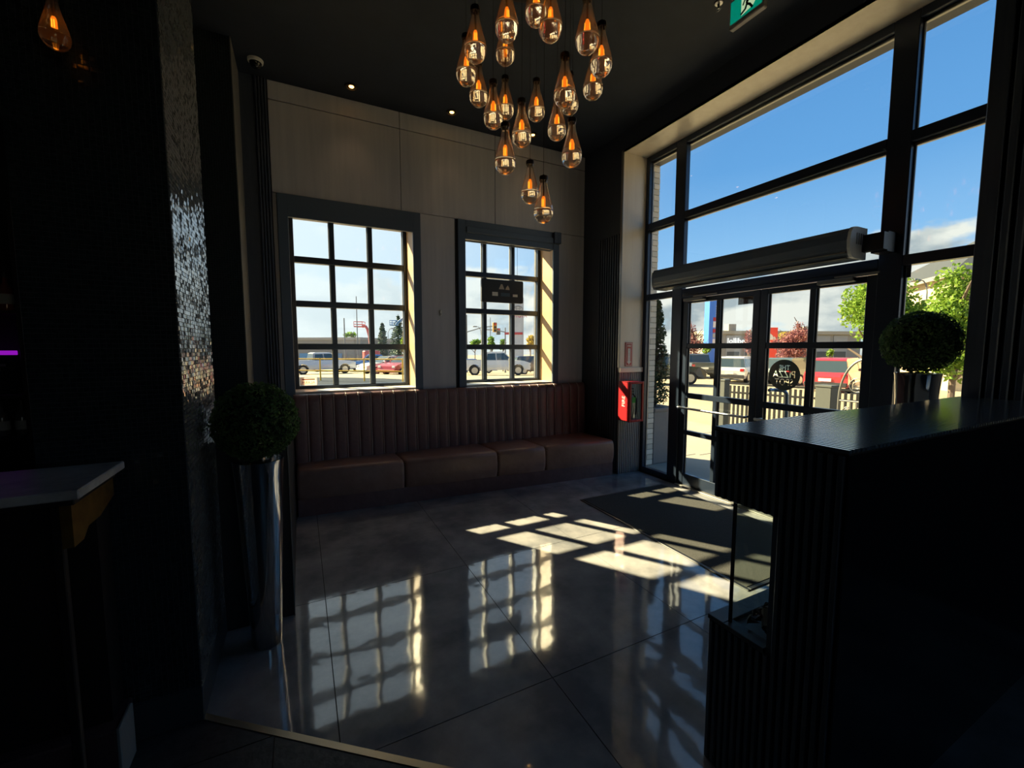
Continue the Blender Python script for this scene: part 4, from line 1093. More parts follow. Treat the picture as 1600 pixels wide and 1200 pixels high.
tree('street_tree', 'bright green leafy tree beside the mullion above the counter', 1374, 16, 425, 560, 72, 'lime', 21, 7000, .085, 14)
tree('street_tree', 'bright green tree in front of the cream building, at the edge of the glazing', 1505, 12.5, 402, 610, 52, 'lime', 22, 6500, .075, 14)
tree('young_tree', 'small round green shrub behind the red car', 1298, 26, 546, 566, 7, 'lime', 23, 300, .12, 3)
tree('plum_tree', 'sparse purple-leaved tree behind the first door pane', 1086, 40, 500, 560, 24, 'plum', 24, 1400, .12, 8, dens=.2)
tree('yellow_shrub', 'yellow-green bush at the foot of the blue pylon sign', 1103, 38.5, 527, 556, 10, 'lime', 25, 500, .12, 4)
tree('plum_tree', 'small purple-leaved tree in front of the far white-lettered building', 1172, 44, 503, 560, 14, 'plum', 26, 800, .13, 5, dens=.2)
tree('plum_tree', 'wide purple and gold leaved tree beside the tall red sign', 1240, 34, 514, 566, 32, 'plum', 27, 4200, .10, 12)
tree('gold_tree', 'orange-gold leaved tree rising behind the purple tree by the red sign', 1237, 46, 512, 545, 22, 'gold', 28, 800, .14, 6)
tree('bare_tree', 'thin dark tree top poking above the purple tree', 1252, 40, 493, 530, 14, 'plum', 29, 260, .12, 5, dens=.2)
tree('leafy_tree', 'gold and green tree to one side of the tall grey pylon', 829, 52, 521, 548, 10, 'gold', 30, 420, .25, 5)
tree('leafy_tree', 'pale green round tree below the traffic light', 768, 56, 524, 547, 9, 'green', 31, 420, .25, 5)
tree('leafy_tree', 'green tree row end at the edge of the sign window', 742, 58, 530, 547, 13, 'green', 32, 420, .25, 5)
tree('leafy_tree', 'dark green small tree beside the pale round tree', 786, 60, 530, 547, 8, 'green', 33, 300, .25, 4)
tree('leafy_tree', 'hazy green tree behind the grey flat roof building', 547, 86, 517, 535, 12, 'green', 34, 320, .3, 5, dens=.2)
tree('leafy_tree', 'yellow-green shrub at the right foot of the tall fir', 632, 44, 528, 548, 6, 'lime', 35, 200, .2, 3)
fir('fir_tree', 'shorter dark fir tree seen through the window nearest the column', 597, 53, 503, 41, 15, 'fir trees across the road')
fir('fir_tree', 'tallest dark fir tree seen through the window nearest the column', 622, 58, 491, 42, 23, 'fir trees across the road')

# cypress in a box planter outside the side pane
t = thing('cypress_planter', 'tall clipped cypress in a grey box planter outside the side pane', 'potted plant', (4.47, 4.45, 0))
mb = MB(); mb.box(4.325, 4.70, 4.26, 4.64, -.01, .74, .01); obj('planter_box', mb, mat('grey_planter', (.20, .19, .185), .6), t)
mb = MB(); mb.box(4.318, 4.715, 4.245, 4.655, .72, .78, .01); obj('planter_rim', mb, mat('planter_rim', (.16, .15, .15), .5), t)
mb = MB(); mb.box(4.335, 4.68, 4.28, 4.62, .77, .785); obj('soil', mb, M['soil'], t)
mb = MB(); mb.cyl((4.53, 4.45, .77), (4.53, 4.45, 2.2), .02, .008, 8); obj('stem', mb, BARK, t)
mb = MB(); rr = random.Random(51)
for z, rr_, hz in ((.98, .205, .20), (1.27, .185, .19), (1.55, .155, .18), (1.81, .120, .16), (2.03, .085, .14), (2.18, .05, .10)):
    leaves(mb, (4.53, 4.45, z), rr_, rr_, hz, 900, .022, rr, .45)
tag(obj('foliage', mb, LEAF['cyp'], t), kind='stuff')

# ------------------------------------------------------------------ patio fence, posts and gate
FP0, FP1 = sight(1122, 600, 8.8), sight(1420, 606, 6.6)
FP0.z = FP1.z = 0
fd = (FP1 - FP0); FL = fd.length; fd.normalize()
t = thing('patio_fence', 'black metal patio fence of upright pickets beyond the glass doors', 'fence', tuple(FP0))
bk = mat('fence_black', (.035, .034, .033), .5, .3)
fz = -.13
def along(s, z): return FP0 + fd * s + Vector((0, 0, z))
mb = MB()
for z in (fz + .10, fz + .84, fz + 1.02):
    mb = MB(); a, b_ = along(0, z), along(FL, z); n_ = Vector((-fd.y, fd.x, 0)) * .016
    mb.add([a - n_ - Vector((0, 0, .018)), b_ - n_ - Vector((0, 0, .018)), b_ + n_ - Vector((0, 0, .018)), a + n_ - Vector((0, 0, .018)), a - n_ + Vector((0, 0, .018)), b_ - n_ + Vector((0, 0, .018)), b_ + n_ + Vector((0, 0, .018)), a + n_ + Vector((0, 0, .018))],
           [(0, 3, 2, 1), (4, 5, 6, 7), (0, 1, 5, 4), (1, 2, 6, 5), (2, 3, 7, 6), (3, 0, 4, 7)])
    obj('fence_rail', mb, bk, t)
s = None; k = 0
ang = math.atan2(fd.y, fd.x)
while .082 * k < FL:
    if s is None:
        mb = MB(); mb.box(-.021, .021, -.012, .012, fz, fz + .98, .003); mb.xf(Matrix.Rotation(ang, 4, 'Z')); s = obj('picket', mb, bk, t, local=True)
    else: share(s, fd * (.082 * k), t, 'picket')
    k += 1
pg = mat('post_grey', (.075, .08, .072), .6)
for name, px, d, lab in (('fence_post', 1131, 8.2, 'grey square fence post at the near end of the patio fence'), ('fence_post', 1293, 6.9, 'broad grey fence post beside the scrollwork gate')):
    p = sight(px, 600, d); w = .075 if px < 1200 else .115
    t = thing(name, lab, 'post', (p.x, p.y, fz - .02))
    mb = MB(); mb.box(p.x - w, p.x + w, p.y - w, p.y + w, fz - .02, fz + 1.10, .006); obj('shaft', mb, pg, t)
    mb = MB(); mb.box(p.x - w - .012, p.x + w + .012, p.y - w - .012, p.y + w + .012, fz + 1.10, fz + 1.135, .006); obj('cap', mb, pg, t)
# scrollwork gate with an arched top
g0, g1 = sight(1312, 600, 6.6), sight(1395, 600, 6.0); g0.z = g1.z = 0
gd = g1 - g0; GL = gd.length; gd.normalize()
t = thing('scroll_gate', 'wrought metal gate with arched top and scrolls beyond the second door', 'gate', (g0.x, g0.y, fz))
def G(u, z): return g0 + gd * u + Vector((0, 0, fz + z))
gm = mat('gate_grey', (.16, .155, .14), .45, .5)
mb = MB(); mb.tube([G(0, 0), G(0, .95)] + [G(GL / 2 - GL / 2 * math.cos(a), .95 + .62 * math.sin(a)) for a in [math.pi * k / 20 for k in range(1, 20)]] + [G(GL, .95), G(GL, 0)], .017, 8); obj('arch_frame', mb, gm, t, 40)
for z in (.12, .62, .92):
    mb = MB(); mb.tube([G(0, z), G(GL, z)], .013, 8); obj('rail', mb, gm, t, 40)
for k in range(1, 8):
    mb = MB(); mb.tube([G(GL * k / 8, 0), G(GL * k / 8, .92)], .009, 6); obj('upright', mb, gm, t, 40)
for u, z, r in ((.24, 1.16, .13), (.60, 1.16, .13), (.42, 1.36, .10), (.12, .76, .07), (.30, .77, .07), (.50, .77, .07), (.68, .77, .07), (.2, .36, .09), (.45, .36, .09), (.68, .36, .09)):
    mb = MB(); mb.tube([G(u + r * (1 - k / 40) * math.cos(k * .42), z + r * (1 - k / 40) * math.sin(k * .42)) for k in range(28)], .008, 6); obj('scroll', mb, gm, t, 40)

# ------------------------------------------------------------------ cars
TYRE = mat('tyre', (.02, .02, .02), .8); HUB = mat('alloy', (.42, .42, .43), .3, .8); CGL = mat('car_glass', (.035, .055, .065), .06, spec=.8)
LMP = mat('tail_lamp', (.45, .02, .02), .2); HLM = mat('head_lamp', (.75, .75, .72), .15); TRM = mat('car_trim', (.03, .03, .032), .5); PLT = mat('number_plate', (.75, .74, .66), .5)
def arch(cx, r, z0, n=7): return [(cx + r * math.cos(a), z0 + r * math.sin(a)) for a in [math.pi * (1 - k / n) for k in range(n + 1)]]
CAR = {
 'suv': dict(L=4.6, hw=.92, belt=1.02, roof=1.70, wr=.36, fx=1.42, rx=-1.36, low=.30,
   up=[(-2.28, .45), (-2.30, .80), (-2.22, 1.02), (1.05, 1.04), (1.9, .97), (2.22, .82), (2.30, .55), (2.26, .32)],
   cab=[(-2.20, 1.02), (-2.0, 1.60), (-1.8, 1.68), (.1, 1.70), (.35, 1.64), (1.05, 1.04)]),
 'sedan': dict(L=4.6, hw=.89, belt=.93, roof=1.45, wr=.33, fx=1.40, rx=-1.36, low=.24,
   up=[(-2.28, .42), (-2.30, .78), (-2.22, .95), (-1.5, .97), (.95, .95), (1.85, .85), (2.22, .70), (2.30, .45), (2.26, .26)],
   cab=[(-1.75, .96), (-1.05, 1.38), (-.6, 1.45), (.1, 1.45), (.95, .95)]),
 'pickup': dict(L=5.5, hw=.97, belt=1.18, roof=1.86, wr=.40, fx=1.72, rx=-1.72, low=.42,
   up=[(-2.72, .55), (-2.76, .85), (-2.74, 1.20), (-.95, 1.20), (1.15, 1.20), (2.2, 1.13), (2.62, 1.0), (2.72, .65), (2.68, .45)],
   cab=[(-.95, 1.20), (-.85, 1.76), (-.65, 1.84), (.45, 1.86), (.6, 1.80), (1.25, 1.20)]),
}
PAINT = {}
def paint(c):
    if c not in PAINT: PAINT[c] = mat('car_paint_%d' % len(PAINT), c, .22, .1, spec=.6, coat=.6)
    return PAINT[c]
def car(kind, col, px, d, head, label, name=None, group='parked cars outside', pt=None):
    """head: compass angle of the bonnet, radians from +X."""
    S = CAR[kind]; p = sight(px, 570, d) if pt is None else Vector(pt); z = gz(p.x, p.y) + .002
    t = thing(name or {'suv': 'parked_suv', 'sedan': 'parked_car', 'pickup': 'parked_pickup'}[kind], label, 'car', (p.x, p.y, z), head, group)
    pm = paint(col); hw = S['hw']; low = S['low']; wr = S['wr']
    poly = [(-S['L'] / 2 + .06, low)] + arch(S['rx'], wr * 1.16, low)+ arch(S['fx'], wr * 1.16, low) + [(S['L'] / 2 - .06, low)]
    poly = poly + S['up'][::-1]
    def slab(poly, wf, cutm, nm, par):
        mb = MB(); n = len(poly)
        vs = [(x, -wf(z_), z_) for x, z_ in poly] + [(x, wf(z_), z_) for x, z_ in poly]
        area = sum(poly[i][0] * poly[(i + 1) % n][1] - poly[(i + 1) % n][0] * poly[i][1] for i in range(n))
        fs = [tuple(range(n)), tuple(range(n, 2 * n))[::-1]] + [(k, n + k, n + (k + 1) % n, (k + 1) % n) for k in range(n)]
        if area < 0: fs = [f[::-1] for f in fs]
        mb.add(vs, fs); return obj(nm, mb, cutm, par, local=True)
    def wbody(z_): return hw * (1 - .10 * max(0, (z_ - .75)) / .6 - .06 * max(0, (.5 - z_)) / .3)
    def wcab(z_): return wbody(S['belt']) - .012 - .24 * max(0, z_ - S['belt']) * .9
    body = slab(poly, wbody, pm, 'body', t)
    if kind == 'pickup':
        mb = MB(); mb.box(-2.62, -1.02, -hw + .16, hw - .16, 1.0, 1.206); obj('load_bed', mb, TRM, t, local=True)
    slab(S['cab'], wcab, CGL, 'windows', t)
    top = [q for q in S['cab'] if q[1] > S['roof'] - .13]
    c2 = [(x * 1.0 + (.02 if x > 0 else -.02), z_ + .012) for x, z_ in top]; c2 = c2 + [(top[-1][0], top[-1][1] - .05), (top[0][0], top[0][1] - .05)]
    slab(c2, lambda z_: wcab(z_) + .012, pm, 'roof', t)
    mb = MB(); cab = S['cab']
    xs = [cab[0][0], cab[-1][0]]
    for sy in (-1, 1):
        def pil(x0, z0, x1, z1, w):
            mb.add([(x0 - w, sy * (wcab(z0) + .006), z0), (x0 + w, sy * (wcab(z0) + .006), z0), (x1 + w, sy * (wcab(z1) + .006), z1), (x1 - w, sy * (wcab(z1) + .006), z1)], [(0, 1, 2, 3), (3, 2, 1, 0)])
        pil(cab[-1][0] - .02, cab[-1][1], cab[-2][0], cab[-2][1], .05); pil(cab[0][0] + .08, cab[0][1], cab[1][0] + .08, cab[1][1], .08)
        pil(.0, S['belt'], -.05, S['roof'] - .06, .045)
    obj('pillars', mb, pm, t, local=True)
    for wx in (S['fx'], S['rx']):
        for sy in (-1, 1):
            mb = MB(); mb.cyl((wx, sy * (hw - .22), wr), (wx, sy * (hw - .01), wr), wr, n=20); wo = obj('wheel', mb, TYRE, t, 40, local=True)
            mb = MB(); mb.cyl((wx, sy * (hw - .03), wr), (wx, sy * (hw + .002), wr), wr * .62, n=14); obj('hubcap', mb, HUB, wo, 40, local=True)
    lz = S['belt'] - .16
    xr = -S['L'] / 2
    for sy in (-1, 1):
        mb = MB(); mb.box(xr - .015, xr + .10, sy * (hw - .30), sy * (hw - .06), lz - .10, lz + .08, .02); obj('tail_lamp', mb, LMP, t, local=True)
        mb = MB(); mb.box(S['L'] / 2 - .22, S['L'] / 2 - .03, sy * (hw - .34), sy * (hw - .05), lz - .20, lz - .04, .02); obj('head_lamp', mb, HLM, t, local=True)
        mb = MB(); mb.box(cab[-1][0] - .35, cab[-1][0] - .18, sy * (hw - .04), sy * (hw + .12), S['belt'] + .02, S['belt'] + .16, .02); obj('mirror', mb, pm, t, local=True)
    mb = MB(); mb.box(xr - .03, xr + .12, -hw + .04, hw - .04, low + .02, low + .24, .03); mb.box(S['L'] / 2 - .12, S['L'] / 2 + .03, -hw + .06, hw - .06, low, low + .22, .03); obj('bumper', mb, TRM if kind != 'sedan' else pm, t, local=True)
    mb = MB(); mb.box(xr - .04, xr - .02, -.26, .26, lz - .28, lz - .13); obj('number_plate', mb, PLT, t, local=True)
    return t
def away(px, turn=0.0):       # heading that points straight away from the camera along that bearing, plus a turn
    v = sight(px, 545, 1); return math.atan2(v.y, v.x) + math.radians(turn)
WH = (.62, .62, .62); 
car('pickup', (.55, .58, .62), 502, 37, away(502, -74), 'silver pickup truck behind the yellow railing')
car('sedan', (.05, .16, .42), 513, 50, away(513, -80), 'blue car roof showing behind the silver pickup')
car('pickup', (.05, .20, .55), 584, 46, away(584, 96), 'blue pickup truck with its front showing behind the yellow railing')
car('suv', (.03, .035, .045), 618, 42, away(618, 100), 'black car parked between the white car and the fir trees')
car('sedan', (.60, .60, .58), 604, 36, away(604, 120), 'low white car parked beside the red hatchback')
car('sedan', (.42, .03, .035), 634, 34, away(634, 140), 'red car at the edge of the window nearest the column')
car('pickup', (.66, .66, .64), 774, 34, away(774, -84), 'white pickup truck seen side-on through the window with the hanging sign')
car('sedan', (.10, .20, .50), 741, 44, away(741, -84), 'blue and white car behind the tail of the white pickup')
car('suv', (.035, .045, .075), 832, 40, away(832, -60), 'dark navy car ahead of the white pickup')
car('suv', (.02, .022, .027), 1030, 24, away(1030, -70), 'black car seen between the cypress and the door frame')
car('pickup', (.05, .055, .05), 1086, 34, away(1086, 14), 'dark green-grey pickup truck seen through the first door')
car('sedan', (.06, .16, .36), 1084, 46, away(1084, -50), 'blue car beyond the dark pickup')
car('suv', (.64, .64, .62), 1155, 29, away(1155, -14), 'white car seen from behind through the first door')
car('suv', (.045, .05, .055), 1148, 42, away(1148, -10), 'dark van standing beyond the white car')
car('sedan', (.60, .60, .58), 1186, 35, away(1186, -20), 'pale car partly behind the door stiles')
car('suv', (.08, .12, .11), 1248, 27, away(1248, -30), 'grey-green car behind the round pizza decal')
car('suv', (.58, .030, .045), 1311, 22, away(1311, -13), 'bright red car seen from behind through the second door')
car('sedan', (.55, .55, .55), 1215, 43, away(1215, 70), 'white car far across the lot beyond the pizza decal')

# ------------------------------------------------------------------ railing, poles, lifts and lights on the window side
yl = mat('yellow_paint', (.72, .42, .03), .4)
t = thing('yellow_railing', 'yellow pipe railing across the lot outside the window nearest the column', 'railing', tuple(sight(501, 593, 21)))
rp = [sight(px, 593, d) for px, d in ((440, 21.4), (501, 21), (569.5, 20.6), (629.5, 20.2), (680, 20))]
for p in rp[:4]:
    mb = MB(); mb.cyl((p.x, p.y, .0), (p.x, p.y, 1.12), .035, n=8); obj('post', mb, yl, t, 40)
for z in (1.08, .50):
    mb = MB(); mb.tube([(p.x, p.y, z) for p in rp[:4]], .03, 8); obj('rail', mb, yl, t, 40)
pm_ = mat('pole_grey', (.16, .17, .18), .5, .4)
def pole(name, label, px, ytop, d, r=.09, arm=None, head=False, cat='pole', hz=None):
    top = sight(px, ytop, d); b0 = gz(top.x, top.y)
    t = thing(name, label, cat, (top.x, top.y, b0))
    mb = MB(); mb.cyl((top.x, top.y, b0), top, r, r * .6, 10); obj('shaft', mb, pm_, t, 40)
    if arm:
        pts = [Vector(sight(px_, py_, d)) for px_, py_ in arm]; mb = MB(); mb.tube(pts, r * .5, 8); obj('arm', mb, pm_, t, 40)
        if head:
            e = pts[-1]; mb = MB(); mb.box(e.x - .25, e.x + .25, e.y - .1, e.y + .1, e.z - .08, e.z + .04, .03); obj('lamp_head', mb, pm_, t)
    return t
pole('utility_pole', 'tallest thin pole above the grey flat roof building', 556.5, 463, 48, .07)
pole('utility_pole', 'shorter thin pole beside the tallest one above the flat roof', 537.5, 497, 48, .10)
pole('street_lamp', 'curved street lamp between the two fir trees', 607, 528, 52, .06, [(607, 528), (606, 520), (609, 514), (614, 513)], True, 'street lamp')
pole('street_lamp', 'tall curved street lamp before the cream building', 1448.5, 455, 19, .05, [(1448.5, 455), (1447, 445), (1443, 439), (1436, 437), (1431, 437.5)], True, 'street lamp')
pole('street_lamp', 'curved lamp post behind the traffic light arm', 752, 525, 52, .06, [(752, 525), (751, 516), (748, 511), (742, 510)], True, 'street lamp')
pole('utility_pole', 'thin post far beyond the hanging sign', 766, 496, 60, .07)
# traffic signals
def signal(px, y0, y1, d, label, tilt):
    a, b_ = sight(px, y0, d), sight(px, y1, d); h = a.z - b_.z
    t = thing('traffic_light', label, 'traffic light', (a.x, a.y, b_.z), group='signals on the mast arm')
    mb = MB(); mb.box(a.x - .22, a.x + .22, a.y - .12, a.y + .12, b_.z, a.z, .03); obj('housing', mb, mat('signal_box_%d' % px, tilt, .5), t)
    for k in range(3):
        z = b_.z + h * (k + .5) / 3; mb = MB(); mb.lathe([(0, 0), (.12, 0), (.13, .04), (.10, .05), (0, .05)], 14); mb.xf(Matrix.Translation((a.x, a.y - .12, z)) @ Matrix.Rotation(math.pi / 2, 4, 'X')); obj('lens', mb, TRM if k != 2 else LMP, t, 40)
pole('signal_mast', 'traffic light mast with a long arm beyond the window with the hanging sign', 729, 492, 46, .10, [(729, 519), (752, 512), (775, 509)], cat='mast')
pole('signal_mast', 'second traffic light mast whose arm reaches towards the pylon', 789.5, 512, 46, .10, [(789.5, 519), (775, 516), (760, 515)], cat='mast')
signal(773, 504, 519, 45.2, 'yellow traffic light hanging on the mast arm', (.42, .22, .05)); signal(778.5, 513, 523, 46.6, 'black traffic light beside the yellow one', (.05, .05, .05))
# boom lifts
def lift(name, label, px0, px1, y0, y1, d, col, arm):
    a, b_ = sight(px0, y1, d), sight(px1, y0, d); ux = Vector((RGT.x, RGT.y, 0)); w = (b_ - a).dot(ux); h = b_.z - a.z; dp = Vector((ux.y * -1, ux.x, 0))
    t = thing(name, label, 'lift', tuple(a))
    m = mat(name + '_paint_%d' % px0, col, .4)
    mb = MB()
    cs = [a, a + ux * w, a + ux * w + dp * 1.0, a + dp * 1.0]
    for z in (0, h * .5, h): mb.tube([c + Vector((0, 0, z)) for c in cs] + [cs[0] + Vector((0, 0, z))], .03, 6)
    for c in cs: mb.tube([c, c + Vector((0, 0, h))], .03, 6)
    obj('basket', mb, m, t)
    mb = MB(); fl = [c for c in cs]; mb.add([c for c in fl] + [c + Vector((0, 0, .08)) for c in fl], [(3, 2, 1, 0), (4, 5, 6, 7), (0, 1, 5, 4), (1, 2, 6, 5), (2, 3, 7, 6), (3, 0, 4, 7)]); obj('platform', mb, m, t)
    pts = [sight(x, y, d) for x, y in arm]; mb = MB(); mb.tube(pts, .16, 8); obj('boom', mb, m, t, 40)
    g = pts[-1]; mb = MB(); z0 = gz(g.x, g.y); mb.box(g.x - .9, g.x + .9, g.y - .9, g.y + .9, z0 + .35, g.z if g.z > z0 + .6 else z0 + 1.2, .1); obj('turret', mb, m, t)
    for sx in (-.8, .8):
        mb = MB(); mb.cyl((g.x + sx, g.y - .95, z0 + .4), (g.x + sx, g.y + .95, z0 + .4), .4, n=14); obj('wheel', mb, TYRE, t, 40)
lift('boom_lift', 'red boom lift with its basket raised above the parked cars', 553, 566, 502.5, 510.5, 50, (.55, .10, .09), [(566, 510), (571, 509.5), (574, 514), (577, 525), (580, 548)])
lift('boom_lift', 'blue boom lift with its basket before the tallest fir', 609, 619, 500.5, 508, 50, (.07, .20, .42), [(619, 508), (623, 503), (632, 496), (645, 530), (650, 550)])
lift('boom_lift', 'orange-yellow lift machine behind the silver pickup', 512, 520, 552, 558, 58, (.75, .38, .03), [(520, 558), (524, 560), (530, 562)])

# ------------------------------------------------------------------ far buildings and signs
def frame_at(px, d, turn=0.0):
    p = sight(px, 545, d); u = Vector((RGT.x, RGT.y, 0)); a = math.radians(turn)
    u = Vector((u.x * math.cos(a) - u.y * math.sin(a), u.x * math.sin(a) + u.y * math.cos(a), 0)); n = Vector((u.y, -u.x, 0))   # n looks at us
    return Vector((p.x, p.y, 0)), u, n
def fbox(mb, o, u, n, a0, a1, b0, b1, z0, z1):
    vs = [o + u * a + n * b_ + Vector((0, 0, z)) for a in (a0, a1) for b_ in (b0, b1) for z in (z0, z1)]
    mb.add(vs, [(0, 2, 3, 1), (4, 5, 7, 6), (0, 1, 5, 4), (2, 6, 7, 3), (0, 4, 6, 2), (1, 3, 7, 5)]); return mb
def far(name, label, cat, px, d, turn=0):
    o, u, n = frame_at(px, d, turn); return thing(name, label, cat, (o.x, o.y, gz(min(o.x, 60), min(o.y, 60)))), o, u, n
cream = mat('cream_render', (.62, .50, .32), .8); greyw = mat('grey_cladding', (.30, .28, .25), .8); roofg = mat('slate_roof', (.042, .048, .055), .85); dkw = mat('dark_glazing', (.06, .07, .08), .15); wht = mat('white_panel', (.72, .72, .70), .6)
# restaurant with white lettering
t, o, u, n = far('restaurant_building', 'long low building with white lettering across its front beyond the doors', 'building', 1160, 52, 6)
zb = o.z - 1.6
mb = MB(); fbox(mb, o, u, n, -4.5, 16, -9, 0, zb, 3.45); obj('walls', mb, greyw, t)
mb = MB(); fbox(mb, o, u, n, -4.7, 16.2, -9.2, .35, 3.35, 3.75); obj('roof_fascia', mb, mat('tan_fascia', (.40, .36, .28), .8), t)
for a in (-2.2, .2, 2.6, 5.0, 7.4, 9.8, 12.2):
    mb = MB(); fbox(mb, o, u, n, a, a + 1.9, -.02, .06, .0, 3.2); f = obj('window', mb, mat('panel_grey', (.34, .34, .33), .6), t)
    mb = MB(); fbox(mb, o, u, n, a + .15, a + 1.75, .05, .08, -.2, 1.2); obj('pane', mb, dkw, f)
text('lettering', 'Jollibee', .95, mat('sign_white', (.9, .9, .9), .5, emit=(1, 1, 1), estr=.5), t, o + n * .25 + Vector((0, 0, 2.50)) + u * (-.85), u, (0, 0, 1), extrude=.08)  # letters given a glow of their own so they stand out
mb = MB(); fbox(mb, o, u, n, -.6, .4, -3, -2, 3.7, 4.7); obj('roof_unit', mb, greyw, t)
mb = MB(); fbox(mb, o, u, n, 10.6, 12.2, -4, -3, 3.7, 4.5); obj('roof_unit', mb, greyw, t)
# red panel with a white emblem
t, o, u, n = far('red_sign', 'tall red sign panel with a white emblem beside the door stile', 'sign', 1204, 40, 0)
zr = [sight(1204, y, 40).z for y in (562, 512)]
mb = MB(); fbox(mb, o, u, n, -.42, .48, -.2, .2, zr[0], zr[1]); obj('panel', mb, mat('sign_red', (.75, .03, .03), .4), t)
for s in (-.35, .35):
    mb = MB(); fbox(mb, o, u, n, s - .05, s + .05, -.05, .05, zr[0] - 1.0, zr[0]); obj('leg', mb, pm_, t)
mb = MB(); c = o + n * .21 + Vector((0, 0, lerp(zr[0], zr[1], .72)))
for pts in ([(-.40, -.30), (.10, -.30), (.10, -.12), (-.02, .10), (-.20, .26), (-.40, .30)], [(.14, -.30), (.28, -.30), (.24, -.06), (.12, .02)]):
    vs = [c + u * x + Vector((0, 0, z)) for x, z in pts]; mb.add(vs + [v_ + n * .03 for v_ in vs], [tuple(range(len(pts), 2 * len(pts))), tuple(range(len(pts)))[::-1]] + [(k, (k + 1) % len(pts), len(pts) + (k + 1) % len(pts), len(pts) + k) for k in range(len(pts))])
obj('emblem', mb, wht, t)
# blue pylon
t, o, u, n = far('blue_pylon', 'tall blue pylon sign with red and white tenant panels beyond the first door', 'sign', 1108, 44, 18)
zp = [sight(1108, y, 44).z for y in (556, 466)]
blue = mat('pylon_blue', (.05, .20, .72), .4)
mb = MB(); fbox(mb, o, u, n, -.45, .75, -.35, .35, zp[0] - 1.6, zp[1]); obj('slab', mb, blue, t)
mb = MB(); fbox(mb, o, u, n, .95, 1.15, -.25, .25, zp[0] - 1.6, zp[1] - .4); obj('fin', mb, mat('pylon_grey', (.30, .33, .42), .4), t)
for k in range(4):
    mb = MB(); fbox(mb, o, u, n, .75, .95, -.1, .1, lerp(zp[0], zp[1], .2 + .22 * k) - .06, lerp(zp[0], zp[1], .2 + .22 * k) + .06); obj('tie', mb, pm_, t)
for k, (v0, v1, c) in enumerate(((.60, .66, 'r'), (.49, .59, 'w'), (.40, .465, 'r'), (.31, .385, 'g'), (.22, .295, 'w'), (.14, .205, 'w'))):
    mb = MB(); fbox(mb, o, u, n, .05, .72, .34, .38, lerp(zp[0], zp[1], v0), lerp(zp[0], zp[1], v1)); obj('tenant_panel', mb, {'r': M['red'], 'w': wht, 'g': mat('tenant_grey', (.40, .42, .38), .5)}[c], t)
for k, z in enumerate((.85, .81, .77, .73, .69)):
    mb = MB(); fbox(mb, o, u, n, .36, .60, .34, .37, lerp(zp[0], zp[1], z) - .09, lerp(zp[0], zp[1], z) + .07); obj('white_mark', mb, wht, t)
# grey car-dealer pylon
t, o, u, n = far('grey_pylon', 'tall grey pylon sign with a red band seen through the window beside the doors', 'sign', 810, 46, 0)
zp = [sight(810, y, 46).z for y in (548, 466)]
mb = MB(); fbox(mb, o, u, n, -.66, .56, -.25, .25, zp[0] - 2.2, zp[1]); obj('slab', mb, mat('pylon_silver', (.46, .48, .52), .4), t)
zz = [sight(810, y, 46).z for y in (523, 519.5)]
mb = MB(); fbox(mb, o, u, n, -1.5, .45, .2, .32, zz[0], zz[1]); obj('red_band', mb, M['red'], t)
text('lettering', 'TOYOTA', .62, mat('pylon_red_letters', (.55, .03, .04), .5), t, o + n * .27 + u * (-.05) + Vector((0, 0, sight(810, 494, 46).z)), u, (0, 0, 1), extrude=.02, squash=.75)
em = MB(); ec_ = o + n * .27 + u * (-.05) + Vector((0, 0, sight(810, 483.5, 46).z))
for a, b_, dz in ((.48, .32, 0), (.20, .30, 0), (.34, .13, .14)):
    em.tube([ec_ + u * (a * math.cos(q_)) + Vector((0, 0, b_ * math.sin(q_) + dz)) for q_ in [k * math.pi / 12 for k in range(25)]], .03, 6)
obj('emblem', em, mat('pylon_emblem', (.22, .23, .25), .3, .6), t)
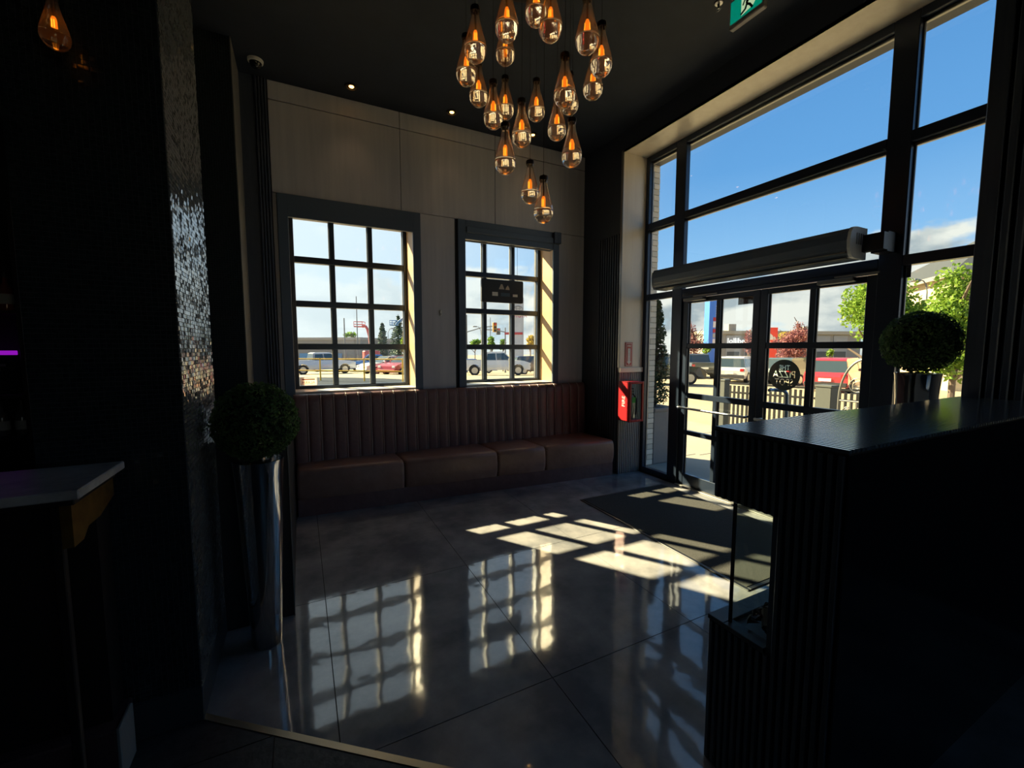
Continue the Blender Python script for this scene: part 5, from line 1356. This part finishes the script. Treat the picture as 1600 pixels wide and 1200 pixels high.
# flat-roofed grey building and cream hip-roofed building
t, o, u, n = far('warehouse', 'long grey flat-roofed building across the road behind the silver pickup', 'building', 500, 60, -9)
mb = MB(); fbox(mb, o, u, n, -14, 6.2, -14, 0, -2.4, 2.9); obj('walls', mb, mat('warehouse_grey', (.24, .24, .235), .8), t)
mb = MB(); fbox(mb, o, u, n, -14.1, 6.3, -14.1, .12, 2.8, 3.15); obj('parapet', mb, mat('parapet', (.33, .33, .32), .8), t)
mb = MB(); fbox(mb, o, u, n, -3.2, 3.4, 0, .1, -1.2, .9); obj('loading_door', mb, mat('blue_door', (.12, .28, .50), .6), t)
t, o, u, n = far('cream_building', 'cream building with a dark hipped roof above the boxwood behind the counter', 'building', 1486, 24, -20)
zc = sight(1450, 428, 24).z
mb = MB(); fbox(mb, o, u, n, 0, 15, -10, 0, -1.5, zc); obj('walls', mb, cream, t)
mb = MB(); e = .45; vs = [o + u * a + n * b_ + Vector((0, 0, z)) for a, b_, z in ((-e, e, zc), (15 + e, e, zc), (15 + e, -10 - e, zc), (-e, -10 - e, zc), (4.5, -5, zc + 3.4), (10.5, -5, zc + 3.4))]
mb.add(vs, [(0, 1, 5, 4), (1, 2, 5), (2, 3, 4, 5), (3, 0, 4), (3, 2, 1, 0)]); obj('roof', mb, roofg, t)
mb = MB(); fbox(mb, o, u, n, -e, 15 + e, e - .08, e + .02, zc - .22, zc + .02); fbox(mb, o, u, n, -e - .02, -e + .08, -10 - e, e, zc - .22, zc + .02); obj('gutter', mb, mat('gutter', (.22, .21, .20), .6), t)
mb = MB(); fbox(mb, o, u, n, 1.0, 1.35, 0, .12, -1.5, zc - .2); obj('pilaster_strip', mb, mat('taupe_strip', (.35, .30, .24), .8), t)
for a, z0 in ((2.2, 2.1), (5.0, 2.1), (8.0, 2.1), (2.2, -.3), (5.0, -.3), (8.0, -.3)):
    mb = MB(); fbox(mb, o, u, n, a, a + 1.7, -.02, .10, z0, z0 + 1.6); f = obj('window', mb, wht, t)
    mb = MB(); fbox(mb, o, u, n, a + .1, a + 1.6, .09, .12, z0 + .1, z0 + 1.5); obj('pane', mb, dkw, f)

# ------------------------------------------------------------------ tidy
for o in bpy.data.objects:
    if '_o' in o: del o['_o']
